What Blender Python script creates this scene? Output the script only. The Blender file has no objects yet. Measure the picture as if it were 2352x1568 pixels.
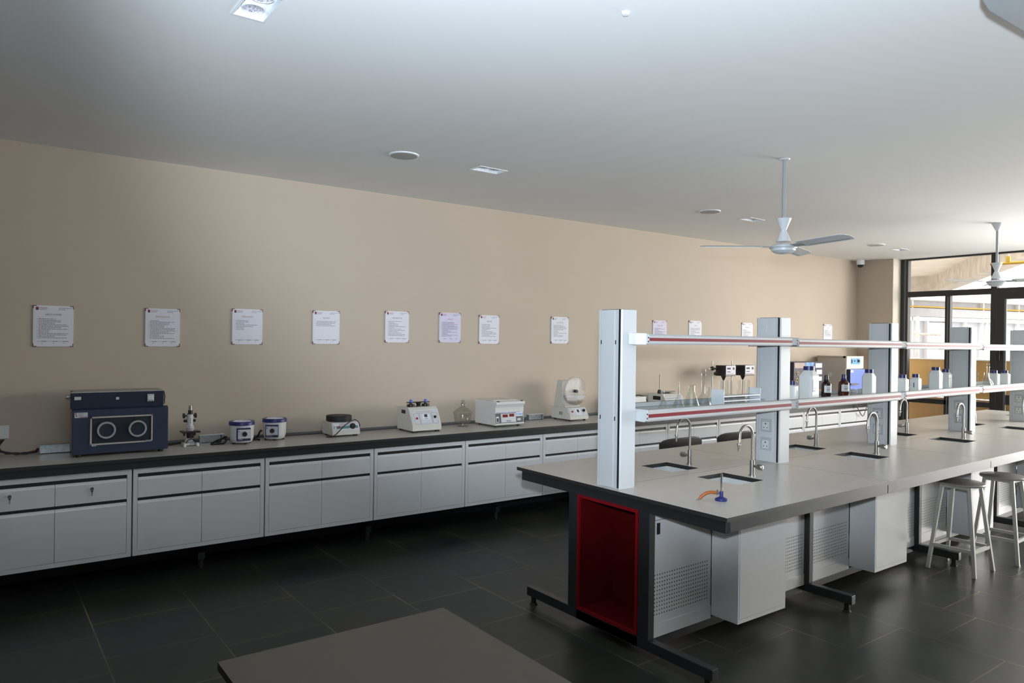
import bpy, bmesh, math, random
from mathutils import Vector, Matrix
random.seed(7)
C = bpy.context.scene.collection
sc = bpy.context.scene
PI = math.pi

# ------------------------------------------------------------------ materials
MATS = {}
def mat(name, col, rough=0.5, metal=0.0, var=0.03, scale=6.0, bump=0.0, spec=0.5, trans=0.0, coat=0.0):
    m = bpy.data.materials.new(name); m.use_nodes = True
    nt = m.node_tree; b = nt.nodes['Principled BSDF']
    b.inputs['Roughness'].default_value = rough; b.inputs['Metallic'].default_value = metal
    b.inputs['Specular IOR Level'].default_value = spec
    b.inputs['Transmission Weight'].default_value = trans
    b.inputs['Coat Weight'].default_value = coat
    tc = nt.nodes.new('ShaderNodeTexCoord'); n = nt.nodes.new('ShaderNodeTexNoise')
    n.inputs['Scale'].default_value = scale; n.inputs['Detail'].default_value = 3
    nt.links.new(tc.outputs['Object'], n.inputs['Vector'])
    r = nt.nodes.new('ShaderNodeValToRGB')
    r.color_ramp.elements[0].position = 0.3; r.color_ramp.elements[1].position = 0.7
    lo = [max(0, c*(1-var)) for c in col]; hi = [min(1, c*(1+var)) for c in col]
    r.color_ramp.elements[0].color = (*lo, 1); r.color_ramp.elements[1].color = (*hi, 1)
    nt.links.new(n.outputs['Fac'], r.inputs['Fac']); nt.links.new(r.outputs['Color'], b.inputs['Base Color'])
    if bump:
        bp = nt.nodes.new('ShaderNodeBump'); bp.inputs['Strength'].default_value = bump; bp.inputs['Distance'].default_value = 0.002
        n2 = nt.nodes.new('ShaderNodeTexNoise'); n2.inputs['Scale'].default_value = 180; nt.links.new(tc.outputs['Object'], n2.inputs['Vector'])
        nt.links.new(n2.outputs['Fac'], bp.inputs['Height']); nt.links.new(bp.outputs['Normal'], b.inputs['Normal'])
    MATS[name] = m
    return m
def glass(name, tint=(0.95, 0.97, 0.96), refl=1.0, rough=0.0, base=0.04):
    m = bpy.data.materials.new(name); m.use_nodes = True; nt = m.node_tree
    nt.nodes.remove(nt.nodes['Principled BSDF']); out = nt.nodes['Material Output']
    tr = nt.nodes.new('ShaderNodeBsdfTransparent'); tr.inputs['Color'].default_value = (*tint, 1)
    gl = nt.nodes.new('ShaderNodeBsdfGlossy'); gl.inputs['Roughness'].default_value = rough
    lw = nt.nodes.new('ShaderNodeLayerWeight'); lw.inputs['Blend'].default_value = 0.35
    mp = nt.nodes.new('ShaderNodeMapRange'); mp.inputs['To Min'].default_value = base; mp.inputs['To Max'].default_value = refl
    pw = nt.nodes.new('ShaderNodeMath'); pw.operation = 'POWER'; pw.inputs[1].default_value = 3.1
    nt.links.new(lw.outputs['Facing'], pw.inputs[0]); nt.links.new(pw.outputs[0], mp.inputs['Value'])
    mx = nt.nodes.new('ShaderNodeMixShader')
    nt.links.new(mp.outputs['Result'], mx.inputs['Fac']); nt.links.new(tr.outputs[0], mx.inputs[1]); nt.links.new(gl.outputs[0], mx.inputs[2])
    nt.links.new(mx.outputs[0], out.inputs['Surface'])
    MATS[name] = m
    return m

mat('wall_paint', (0.515, 0.432, 0.345), 0.7, var=0.015, scale=1.5, bump=0.05)
mat('wall_shade', (0.26, 0.22, 0.18), 0.7, var=0.015, scale=1.5)  # unseen walls coloured darker so less light bounces to the left
mat('ceiling_paint', (0.80, 0.80, 0.79), 0.8, var=0.01, scale=1.0)
mat('reveal_lit', (0.72, 0.66, 0.56), 0.7, var=0.01)  # wall colour lightened to stand in for window light on the reveal
mat('cabinet_white', (0.66, 0.67, 0.685), 0.28, var=0.015, scale=2)
mat('cabinet_shade', (0.60, 0.61, 0.62), 0.3, var=0.015, scale=2)
mat('panel_white', (0.70, 0.71, 0.72), 0.25, var=0.01, scale=2)
mat('recess_black', (0.012, 0.013, 0.015), 0.45)
mat('steel_black', (0.020, 0.021, 0.023), 0.38, var=0.05)
mat('worktop_grey', (0.49, 0.468, 0.435), 0.3, var=0.03, scale=9)
mat('worktop_edge', (0.022, 0.022, 0.022), 0.4)
mat('seam', (0.16, 0.155, 0.15), 0.6)
mat('red_shaded', (0.085, 0.0008, 0.0025), 0.6, spec=0.2)  # recess red darkened, like its flange, where the flash cuts off
mat('red_flange', (0.19, 0.0015, 0.005), 0.5, spec=0.3)
mat('red_strip', (0.20, 0.012, 0.022), 0.5, spec=0.12)
mat('alu_white', (0.55, 0.57, 0.585), 0.42, var=0.01)
mat('alu_light', (0.42, 0.435, 0.445), 0.55, var=0.01)
mat('bracket_grey', (0.30, 0.33, 0.365), 0.6, spec=0.2)
mat('cap_white', (0.82, 0.85, 0.87), 0.35)
mat('strip_black', (0.015, 0.018, 0.024), 0.4)
mat('socket_grey', (0.42, 0.45, 0.47), 0.35)
mat('socket_white', (0.62, 0.64, 0.65), 0.35)
mat('dark_hole', (0.008, 0.008, 0.009), 0.8)
mat('chrome', (0.55, 0.54, 0.52), 0.22, metal=1.0)
mat('steel_brushed', (0.42, 0.41, 0.39), 0.32, metal=1.0)
mat('zinc', (0.45, 0.50, 0.53), 0.4, metal=0.85, var=0.15, scale=30)
mat('basin_grey', (0.55, 0.57, 0.57), 0.4)
mat('plastic_white', (0.74, 0.75, 0.74), 0.4)
mat('paper_white', (0.74, 0.74, 0.80), 0.6, var=0.01)
mat('paper_lilac', (0.66, 0.62, 0.78), 0.6, var=0.01)
mat('ink_grey', (0.10, 0.10, 0.13), 0.7)
mat('ink_dark', (0.03, 0.03, 0.05), 0.7)
mat('ink_red', (0.42, 0.03, 0.06), 0.7)
mat('logo_red', (0.40, 0.015, 0.04), 0.6)
mat('corner_brown', (0.16, 0.03, 0.035), 0.6)
mat('navy_paint', (0.017, 0.029, 0.064), 0.45, var=0.05)
mat('navy_dark', (0.013, 0.021, 0.045), 0.45, var=0.05)
mat('box_grey', (0.34, 0.33, 0.30), 0.5)
mat('frame_beige', (0.50, 0.47, 0.43), 0.4)
mat('port_grey', (0.36, 0.37, 0.39), 0.4)
mat('chamber_inside', (0.075, 0.078, 0.10), 0.6)
mat('rubber_black', (0.01, 0.01, 0.01), 0.6)
mat('black_plastic', (0.014, 0.014, 0.015), 0.38)
mat('cream_metal', (0.62, 0.60, 0.545), 0.38, var=0.01)
mat('white_metal', (0.70, 0.70, 0.68), 0.35, var=0.01)
mat('panel_print', (0.60, 0.615, 0.64), 0.4)
mat('teal_print', (0.11, 0.24, 0.24), 0.4)
mat('red_button', (0.42, 0.02, 0.035), 0.35)
mat('red_display', (0.20, 0.015, 0.015), 0.2)
mat('blue_plastic', (0.020, 0.022, 0.15), 0.38)
mat('bright_blue', (0.10, 0.17, 0.70), 0.35)
mat('oven_blue', (0.19, 0.27, 0.72), 0.35)
mat('oven_cream', (0.72, 0.68, 0.60), 0.4)
mat('oven_side', (0.50, 0.45, 0.385), 0.45)
mat('panel_cyan', (0.16, 0.42, 0.70), 0.3)
mat('cap_navy', (0.022, 0.025, 0.13), 0.35)
mat('bottle_white', (0.70, 0.73, 0.725), 0.42, var=0.01)
mat('bottle_print', (0.05, 0.06, 0.22), 0.5)
mat('print_pink', (0.62, 0.30, 0.34), 0.6)
mat('amber_glass', (0.060, 0.014, 0.006), 0.08, spec=0.7)
mat('amber_dark', (0.016, 0.004, 0.004), 0.08, spec=0.7)
mat('amber_light', (0.15, 0.050, 0.008), 0.1, spec=0.7)
mat('label_white', (0.58, 0.62, 0.61), 0.6)
mat('hose_orange', (0.38, 0.10, 0.014), 0.45)
mat('carton_navy', (0.022, 0.018, 0.045), 0.45)
mat('carton_plum', (0.045, 0.016, 0.028), 0.45)
mat('carton_photo', (0.12, 0.28, 0.62), 0.4, var=0.8, scale=14)
mat('carton_tan', (0.40, 0.30, 0.26), 0.5, var=0.15)
mat('carton_gold', (0.42, 0.30, 0.14), 0.5)
mat('carton_brown', (0.30, 0.16, 0.07), 0.7)
mat('stool_paint', (0.45, 0.45, 0.41), 0.4, var=0.02)
mat('stool_top', (0.36, 0.33, 0.30), 0.35, var=0.04)
mat('chair_black', (0.022, 0.016, 0.015), 0.4)
mat('table_top', (0.056, 0.042, 0.033), 0.45, var=0.03, scale=14)  # unlit foreground put into the colour, darker than the laminate itself
mat('window_frame', (0.022, 0.020, 0.019), 0.42)
mat('window_gasket', (0.10, 0.105, 0.11), 0.35)
mat('fan_white', (0.66, 0.69, 0.71), 0.35)
mat('fan_grey', (0.34, 0.37, 0.39), 0.4)
mat('lamp_reflector', (0.55, 0.53, 0.57), 0.3, var=0.75, scale=170)
mat('lamp_white', (0.84, 0.86, 0.88), 0.4)
mat('speaker_grille', (0.40, 0.40, 0.40), 0.7, var=0.08, scale=300)
mat('conduit_grey', (0.10, 0.105, 0.11), 0.5)
mat('wire_red', (0.14, 0.01, 0.012), 0.5)
mat('wire_green', (0.012, 0.035, 0.02), 0.5)
mat('ext_concrete', (0.552, 0.480, 0.395), 0.85, var=0.18, scale=3)
mat('ext_soffit', (0.840, 0.744, 0.624), 0.85, var=0.06, scale=2)
mat('ext_white', (0.839, 0.809, 0.780), 0.6)
mat('ext_pane', (0.465, 0.465, 0.495), 0.25, var=0.08, scale=2)
mat('ext_band', (0.450, 0.427, 0.420), 0.6, var=0.05)
mat('ext_ground', (0.585, 0.555, 0.517), 0.85, var=0.06, scale=2)
mat('ochre_board', (0.469, 0.271, 0.080), 0.55, var=0.08, scale=1.6)
mat('ochre_low', (0.297, 0.157, 0.045), 0.5, var=0.10, scale=1.6)
mat('yellow_pipe', (0.58, 0.33, 0.02), 0.45)
mat('scaffold', (0.60, 0.50, 0.44), 0.6, var=0.2, scale=20)
glass('clear_glass', (0.92, 0.94, 0.93), 0.95, 0.04, 0.09)
glass('window_glass', (0.97, 0.98, 0.98), 0.35, 0.0, 0.03)
glass('smoky_glass', (0.62, 0.63, 0.68), 0.3, 0.02, 0.04)
glass('drum_clear', (0.90, 0.89, 0.88), 0.6, 0.05, 0.22)
def frosted(name, col, a):
    m = bpy.data.materials.new(name); m.use_nodes = True; nt = m.node_tree
    b = nt.nodes['Principled BSDF']; b.inputs['Base Color'].default_value = (*col, 1); b.inputs['Roughness'].default_value = 0.35
    tr = nt.nodes.new('ShaderNodeBsdfTransparent'); mx = nt.nodes.new('ShaderNodeMixShader'); n = nt.nodes.new('ShaderNodeTexNoise'); n.inputs['Scale'].default_value = 40
    mp = nt.nodes.new('ShaderNodeMapRange'); mp.inputs['To Min'].default_value = a-0.06; mp.inputs['To Max'].default_value = a+0.06
    nt.links.new(n.outputs['Fac'], mp.inputs['Value']); nt.links.new(mp.outputs['Result'], mx.inputs['Fac'])
    nt.links.new(tr.outputs[0], mx.inputs[1]); nt.links.new(b.outputs[0], mx.inputs[2]); nt.links.new(mx.outputs[0], nt.nodes['Material Output'].inputs['Surface'])
    MATS[name] = m
frosted('rack_clear', (0.70, 0.77, 0.83), 0.55)
glass('desiccator_glass', (0.90, 0.91, 0.88), 0.55, 0.08, 0.14)
def shelf_glass():
    m = mat('shelf_glass', (0.42, 0.48, 0.46), 0.2, var=0.01); return m
shelf_glass()

def floor_material():
    m = bpy.data.materials.new('slate_floor'); m.use_nodes = True; nt = m.node_tree; b = nt.nodes['Principled BSDF']; b.inputs['Specular IOR Level'].default_value = 0.28
    tc = nt.nodes.new('ShaderNodeTexCoord'); mp = nt.nodes.new('ShaderNodeMapping')
    mp.inputs['Rotation'].default_value = (0, 0, PI/2); mp.inputs['Location'].default_value = (0.28, 0.57, 0)
    nt.links.new(tc.outputs['Object'], mp.inputs['Vector'])
    br = nt.nodes.new('ShaderNodeTexBrick'); br.inputs['Scale'].default_value = 1.0
    br.inputs['Brick Width'].default_value = 0.57; br.inputs['Row Height'].default_value = 0.58
    br.inputs['Mortar Size'].default_value = 0.0048; br.inputs['Mortar Smooth'].default_value = 0.4
    br.inputs['Color1'].default_value = (0.020, 0.026, 0.0255, 1); br.inputs['Color2'].default_value = (0.034, 0.035, 0.031, 1)
    nm = nt.nodes.new('ShaderNodeTexNoise'); nm.inputs['Scale'].default_value = 1.1; nm.inputs['Detail'].default_value = 4
    nt.links.new(tc.outputs['Object'], nm.inputs['Vector'])
    rm = nt.nodes.new('ShaderNodeValToRGB'); rm.color_ramp.elements[0].position = 0.40; rm.color_ramp.elements[1].position = 0.66
    rm.color_ramp.elements[0].color = (0.045, 0.044, 0.038, 1); rm.color_ramp.elements[1].color = (0.19, 0.155, 0.10, 1)
    nt.links.new(nm.outputs['Fac'], rm.inputs['Fac']); nt.links.new(rm.outputs['Color'], br.inputs['Mortar']); br.offset = 0.35
    nt.links.new(mp.outputs[0], br.inputs['Vector'])
    n = nt.nodes.new('ShaderNodeTexNoise'); n.inputs['Scale'].default_value = 2.2; n.inputs['Detail'].default_value = 6; n.inputs['Roughness'].default_value = 0.65
    nt.links.new(tc.outputs['Object'], n.inputs['Vector'])
    r = nt.nodes.new('ShaderNodeValToRGB'); r.color_ramp.elements[0].position = 0.25; r.color_ramp.elements[1].position = 0.8
    r.color_ramp.elements[0].color = (0.5, 0.56, 0.56, 1); r.color_ramp.elements[1].color = (1.45, 1.35, 1.12, 1)
    nt.links.new(n.outputs['Fac'], r.inputs['Fac'])
    mx = nt.nodes.new('ShaderNodeMix'); mx.data_type = 'RGBA'; mx.blend_type = 'MULTIPLY'; mx.inputs['Factor'].default_value = 1.0
    nt.links.new(br.outputs['Color'], mx.inputs['A']); nt.links.new(r.outputs['Color'], mx.inputs['B'])
    nt.links.new(mx.outputs['Result'], b.inputs['Base Color'])
    rr = nt.nodes.new('ShaderNodeMapRange'); rr.inputs['To Min'].default_value = 0.24; rr.inputs['To Max'].default_value = 0.46
    nt.links.new(n.outputs['Fac'], rr.inputs['Value']); nt.links.new(rr.outputs['Result'], b.inputs['Roughness'])
    bp = nt.nodes.new('ShaderNodeBump'); bp.inputs['Strength'].default_value = 0.25; bp.inputs['Distance'].default_value = 0.004
    n2 = nt.nodes.new('ShaderNodeTexNoise'); n2.inputs['Scale'].default_value = 9; n2.inputs['Detail'].default_value = 5
    nt.links.new(tc.outputs['Object'], n2.inputs['Vector']); nt.links.new(n2.outputs['Fac'], bp.inputs['Height'])
    nt.links.new(bp.outputs['Normal'], b.inputs['Normal'])
    MATS['slate_floor'] = m
floor_material()

# ------------------------------------------------------------------ mesh building
class MB:
    def __init__(s):
        s.v, s.f, s.mi, s.sm, s.i = [], [], [], [], 0
    def m(s, i):
        s.i = i; return s
    def add(s, vs, fs, smooth=False):
        o = len(s.v); s.v += [tuple(p) for p in vs]
        for f in fs:
            s.f.append([o+i for i in f]); s.mi.append(s.i); s.sm.append(smooth)
        return s
    def box(s, x0, x1, y0, y1, z0, z1):
        vs = [(x, y, z) for z in (z0, z1) for y in (y0, y1) for x in (x0, x1)]
        return s.add(vs, [(0,2,3,1),(4,5,7,6),(0,1,5,4),(2,6,7,3),(0,4,6,2),(1,3,7,5)])
    def prism(s, poly, axis, a, b, smooth=False):
        # poly: 2D points; axis x -> (y,z), y -> (x,z), z -> (x,y)
        def P(p, t):
            return {'x': (t, p[0], p[1]), 'y': (p[0], t, p[1]), 'z': (p[0], p[1], t)}[axis]
        n = len(poly)
        vs = [P(p, a) for p in poly] + [P(p, b) for p in poly]
        s.add(vs, [tuple(range(n-1, -1, -1)), tuple(range(n, 2*n))])
        s.add(vs, [(i, (i+1) % n, n+(i+1) % n, n+i) for i in range(n)], smooth)
        return s
    def ring(s, p0, p1, r0, r1, n=20, caps=True, smooth=True):
        p0, p1 = Vector(p0), Vector(p1); d = (p1-p0).normalized()
        a = d.orthogonal().normalized(); b = d.cross(a)
        vs = []
        for p, r in ((p0, r0), (p1, r1)):
            vs += [p + r*(math.cos(2*PI*k/n)*a + math.sin(2*PI*k/n)*b) for k in range(n)]
        s.add(vs, [(k, (k+1) % n, n+(k+1) % n, n+k) for k in range(n)], smooth)
        if caps:
            s.add(vs[:n], [tuple(range(n-1, -1, -1))]); s.add(vs[n:], [tuple(range(n))])
        return s
    def cyl(s, p0, p1, r, n=20, caps=True):
        return s.ring(p0, p1, r, r, n, caps)
    def lathe(s, prof, c=(0,0,0), n=28, smooth=True, axis='z'):
        vs = []
        for (r, z) in prof:
            for k in range(n):
                a = 2*PI*k/n; x, y = r*math.cos(a), r*math.sin(a)
                if axis == 'z': vs.append((c[0]+x, c[1]+y, c[2]+z))
                elif axis == 'y': vs.append((c[0]+x, c[1]+z, c[2]+y))
                else: vs.append((c[0]+z, c[1]+x, c[2]+y))
        m = len(prof)
        return s.add(vs, [(j*n+k, j*n+(k+1) % n, (j+1)*n+(k+1) % n, (j+1)*n+k) for j in range(m-1) for k in range(n)], smooth)
    def tube(s, pts, r, n=10, caps=True):
        pts = [Vector(p) for p in pts]; vs = []; m = len(pts)
        up = None
        for i, p in enumerate(pts):
            t = (pts[min(i+1, m-1)] - pts[max(i-1, 0)]).normalized()
            if up is None: up = t.orthogonal().normalized()
            up = (up - t*up.dot(t)).normalized(); b = t.cross(up)
            rr = r[i] if isinstance(r, (list, tuple)) else r
            vs += [p + rr*(math.cos(2*PI*k/n)*up + math.sin(2*PI*k/n)*b) for k in range(n)]
        s.add(vs, [(j*n+k, j*n+(k+1) % n, (j+1)*n+(k+1) % n, (j+1)*n+k) for j in range(m-1) for k in range(n)], True)
        if caps:
            s.add(vs[:n], [tuple(range(n-1, -1, -1))]); s.add(vs[-n:], [tuple(range(n))])
        return s
    def torus(s, c, R, r, axis='z', n=36, k=10):
        vs = []
        for i in range(n):
            a = 2*PI*i/n
            for j in range(k):
                b = 2*PI*j/k; q = R + r*math.cos(b); w = r*math.sin(b)
                x, y = q*math.cos(a), q*math.sin(a)
                vs.append({'z': (c[0]+x, c[1]+y, c[2]+w), 'y': (c[0]+x, c[1]+w, c[2]+y), 'x': (c[0]+w, c[1]+x, c[2]+y)}[axis])
        return s.add(vs, [(i*k+j, ((i+1) % n)*k+j, ((i+1) % n)*k+(j+1) % k, i*k+(j+1) % k) for i in range(n) for j in range(k)], True)
    def sphere(s, c, r, n=16, m=10, sz=1.0):
        prof = [(max(1e-4, r*math.sin(PI*j/m)), -sz*r*math.cos(PI*j/m)) for j in range(m+1)]
        return s.lathe(prof, c, n)
    def loft(s, secs, n=8):
        # secs: list of (hx, hy, chamfer, z): octagonal sections
        vs = []
        for hx, hy, c, z in secs:
            vs += [(hx-c,-hy,z),(hx,-hy+c,z),(hx,hy-c,z),(hx-c,hy,z),(-hx+c,hy,z),(-hx,hy-c,z),(-hx,-hy+c,z),(-hx+c,-hy,z)]
        m = len(secs)
        s.add(vs, [(j*8+k, j*8+(k+1) % 8, (j+1)*8+(k+1) % 8, (j+1)*8+k) for j in range(m-1) for k in range(8)])
        s.add(vs[:8], [tuple(range(7, -1, -1))]); s.add(vs[-8:], [tuple(range(8))])
        return s
    def quad(s, a, b, c, d):
        return s.add([a, b, c, d], [(0, 1, 2, 3)])
    def disc(s, c, r, axis='y', n=16, sign=-1):
        vs = []
        for k in range(n):
            a = 2*PI*k/n; x, y = r*math.cos(a), r*math.sin(a)
            vs.append({'y': (c[0]+x, c[1], c[2]+y), 'x': (c[0], c[1]+x, c[2]+y), 'z': (c[0]+x, c[1]+y, c[2])}[axis])
        return s.add(vs, [tuple(range(n))])
    def holes(s, x0, x1, z0, z1, nx, nz, y, r):
        for i in range(nx):
            for j in range(nz):
                s.disc((x0+(x1-x0)*i/(nx-1), y, z0+(z1-z0)*j/(nz-1)), r, 'y', 8)
        return s
    def xf(s, M, start=0):
        s.v[start:] = [tuple(M @ Vector(p)) for p in s.v[start:]]
        return s
    def build(s, name, mats, parent=None, off=(0,0,0), bevel=0.0, seg=2, skew=0.0, sx=0.0, loc=None, fix=True, angle=35):
        if isinstance(mats, str): mats = [mats]
        vs = s.v
        if skew: vs = [(x, y+skew*(x-sx), z) for x, y, z in vs]
        vs = [(x-off[0], y-off[1], z-off[2]) for x, y, z in vs]
        me = bpy.data.meshes.new(name); me.from_pydata(vs, [], s.f)
        for mname in mats: me.materials.append(MATS[mname])
        me.polygons.foreach_set('material_index', s.mi)
        me.polygons.foreach_set('use_smooth', s.sm)
        if fix:
            bm = bmesh.new(); bm.from_mesh(me)
            bmesh.ops.remove_doubles(bm, verts=bm.verts, dist=1e-6)
            bmesh.ops.recalc_face_normals(bm, faces=bm.faces); bm.to_mesh(me); bm.free()
        me.update()
        if any(s.sm):
            me.set_sharp_from_angle(angle=math.radians(angle))
        o = bpy.data.objects.new(name, me); C.objects.link(o)
        if parent is not None: o.parent = parent
        if loc: o.location = loc
        if bevel:
            md = o.modifiers.new('edge', 'BEVEL'); md.width = bevel; md.segments = seg; md.limit_method = 'ANGLE'; md.angle_limit = math.radians(50)
        return o

def tag(o, label, cat, group=None, kind=None):
    o['label'] = label; o['category'] = cat
    if group: o['group'] = group
    if kind: o['kind'] = kind
    return o
def thing(name, label, cat, loc=(0,0,0), rz=0.0, group=None):
    o = bpy.data.objects.new(name, None); o.empty_display_size = 0.05; C.objects.link(o)
    o.location = loc; o.rotation_euler = (0, 0, rz)
    return tag(o, label, cat, group)
def struct(o):
    o['kind'] = 'structure'; return o
def copy_tree(o, parent=None):
    c = o.copy(); C.objects.link(c); c.parent = parent
    for ch in list(o.children): copy_tree(ch, c)
    return c
def dup(o, loc, label, rz=None):
    c = copy_tree(o); c.location = loc; c['label'] = label
    if rz is not None: c.rotation_euler = (0, 0, rz)
    return c
_tc = {}
def text(mb, s, x, y, z, h, align='LEFT', width=None):
    """flat lettering facing -Y added to a mesh builder; x,z is the baseline start/centre"""
    if s not in _tc:
        cu = bpy.data.curves.new('lettering', 'FONT'); cu.body = s; cu.size = 1.0; cu.resolution_u = 2
        ob = bpy.data.objects.new('lettering', cu); C.objects.link(ob)
        dg = bpy.context.evaluated_depsgraph_get(); me = bpy.data.meshes.new_from_object(ob.evaluated_get(dg))
        _tc[s] = ([tuple(v.co) for v in me.vertices], [tuple(p.vertices) for p in me.polygons])
        bpy.data.objects.remove(ob); bpy.data.curves.remove(cu); bpy.data.meshes.remove(me)
    vs, fs = _tc[s]
    if not vs: return mb
    w = max(v[0] for v in vs); k = h/0.72; kx = k
    if width: kx = width/w
    x0 = x - (w*kx/2 if align == 'CENTER' else 0)
    return mb.add([(x0+v[0]*kx, y, z+v[1]*k) for v in vs], fs)

# ------------------------------------------------------------------ room shell
W, CH, XE, XG = 6.254, 3.117, 11.655, 11.95       # long wall, ceiling height, end wall, glazing plane
XL, YR = -3.0, -4.5
def grid_cells(x0, x1, y0, y1, holes, z):
    xs = sorted({x0, x1, *[h[0] for h in holes], *[h[1] for h in holes]}); ys = sorted({y0, y1, *[h[2] for h in holes], *[h[3] for h in holes]})
    mb = MB()
    for i in range(len(xs)-1):
        for j in range(len(ys)-1):
            cx, cy = (xs[i]+xs[i+1])/2, (ys[j]+ys[j+1])/2
            if any(h[0] < cx < h[1] and h[2] < cy < h[3] for h in holes): continue
            mb.quad((xs[i], ys[j], z), (xs[i], ys[j+1], z), (xs[i+1], ys[j+1], z), (xs[i+1], ys[j], z))
    return mb
struct(MB().box(XL-0.1, 12.05, YR-0.1, W+0.1, -0.12, 0).build('floor', 'slate_floor'))
LIGHTS = [(0.93, 3.075), (3.315, 4.83), (6.89, 4.90), (10.61, 5.08)]
LW, LD = 0.268, 0.15
hl = [(x-LW/2+0.012, x+LW/2-0.012, y-LD/2+0.012, y+LD/2-0.012) for x, y in LIGHTS]
hl[0] = (0.93-0.062, 0.93+0.062, 3.055-0.125, 3.055+0.125)
mb = grid_cells(XL-0.1, 12.05, YR-0.1, W+0.1, hl, CH)
mb.box(XL-0.1, 12.05, YR-0.1, W+0.1, CH+0.16, CH+0.22)
struct(mb.build('ceiling', 'ceiling_paint', fix=False))
struct(MB().box(XL-0.1, XE, W, W+0.12, 0, CH+0.16).build('wall_back', 'wall_paint'))
struct(MB().box(XL-0.12, XL, YR, W, 0, CH+0.16).build('wall_left', 'wall_shade'))
struct(MB().box(XL-0.1, 12.05, YR-0.12, YR, 0, CH+0.16).build('wall_front', 'wall_shade'))
mb = MB().box(XE, 12.05, 5.69, W+0.12, 0, CH+0.16)
struct(mb.build('wall_right', 'wall_paint'))
struct(MB().box(XE+0.004, 12.04, 5.684, 5.69, 0.0, CH).build('trim_1', 'reveal_lit'))

# glazed end wall
def window_unit():
    w = MB()
    w.box(XG-0.05, XG+0.04, 5.568, 5.684, 0.0, CH)                   # jamb
    w.box(XG-0.045, XG+0.04, 4.39, 5.57, CH-0.024, CH)               # head
    w.box(XG-0.05, XG+0.04, 4.32, 4.40, 0.0, CH)                     # post beside door
    w.box(XG-0.045, XG+0.04, 4.39, 5.57, 2.515, 2.60)                # transom
    w.box(XG-0.045, XG+0.04, 4.948, 5.022, 0.0, 2.52)                # mullion
    w.box(XG-0.045, XG+0.04, 4.39, 5.57, 0.86, 0.935)                # low rail
    w.box(XG-0.045, XG+0.04, 4.39, 5.57, 0.0, 0.09)
    f = struct(w.build('window_1', 'window_frame', bevel=0.004))
    g = MB()
    for z0, z1 in ((0.09, 0.86), (0.935, 2.515)):
        for y0, y1 in ((4.40, 4.948), (5.022, 5.568)):
            g.quad((XG, y0, z0), (XG, y1, z0), (XG, y1, z1), (XG, y0, z1))
    g.quad((XG, 4.40, 2.60), (XG, 5.568, 2.60), (XG, 5.568, CH-0.024), (XG, 4.40, CH-0.024))
    g.build('window_pane', 'window_glass', f, fix=False)
    t = MB()
    for y in (5.600, 4.965):
        t.box(XG-0.056, XG-0.05, y, y+0.022, 0.0, 2.5 if y < 5 else CH)
    t.build('window_trim', 'window_gasket', f)
window_unit()
def door_unit():
    w = MB()
    w.box(XG-0.05, XG+0.04, 3.02, 4.32, 2.44, 2.60)
    w.box(XG-0.05, XG+0.04, 4.22, 4.32, 0.09, 2.44)
    w.box(XG-0.05, XG+0.04, 3.02, 3.13, 0.0, CH)
    w.box(XG-0.045, XG+0.04, 3.02, 4.32, CH-0.024, CH)
    w.box(XG-0.04, XG+0.03, 3.13, 4.22, 0.09, 0.2)
    w.box(XG-0.04, XG+0.03, 3.13, 4.22, 0.92, 1.06)
    f = struct(w.build('door_1', 'window_frame', bevel=0.004))
    g = MB()
    g.quad((XG, 3.13, 0.2), (XG, 4.2, 0.2), (XG, 4.2, 0.92), (XG, 3.13, 0.92))
    g.quad((XG, 3.13, 1.06), (XG, 4.2, 1.06), (XG, 4.2, 2.44), (XG, 3.13, 2.44))
    g.quad((XG, 3.13, 2.60), (XG, 4.32, 2.60), (XG, 4.32, CH-0.024), (XG, 3.13, CH-0.024))
    g.build('door_pane', 'window_glass', f, fix=False)
    MB().box(XG-0.056, XG-0.03, 4.196, 4.222, 0.2, 2.44).build('door_trim', 'window_gasket', f)
    MB().box(XG-0.09, XG-0.05, 4.262, 4.285, 1.55, 1.72).build('door_handle', 'black_plastic', f, bevel=0.004)
door_unit()
def side_windows():
    w = MB(); g = MB()
    ys = [3.02, 1.55, 0.05, -1.45, -2.95, YR]
    for a, b in zip(ys[:-1], ys[1:]):
        w.box(XG-0.045, XG+0.04, b, b+0.07, 0.0, CH)
        g.quad((XG, b+0.07, 0.06), (XG, a, 0.06), (XG, a, CH-0.03), (XG, b+0.07, CH-0.03))
    w.box(XG-0.045, XG+0.04, YR, 3.02, 2.515, 2.60); w.box(XG-0.045, XG+0.04, YR, 3.02, 0.86, 0.935)
    w.box(XG-0.045, XG+0.04, YR, 3.02, CH-0.024, CH); w.box(XG-0.045, XG+0.04, YR, 3.02, 0, 0.06)
    f = struct(w.build('window_2', 'window_frame'))
    g.build('window_pane', 'window_glass', f, fix=False)
side_windows()

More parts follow.
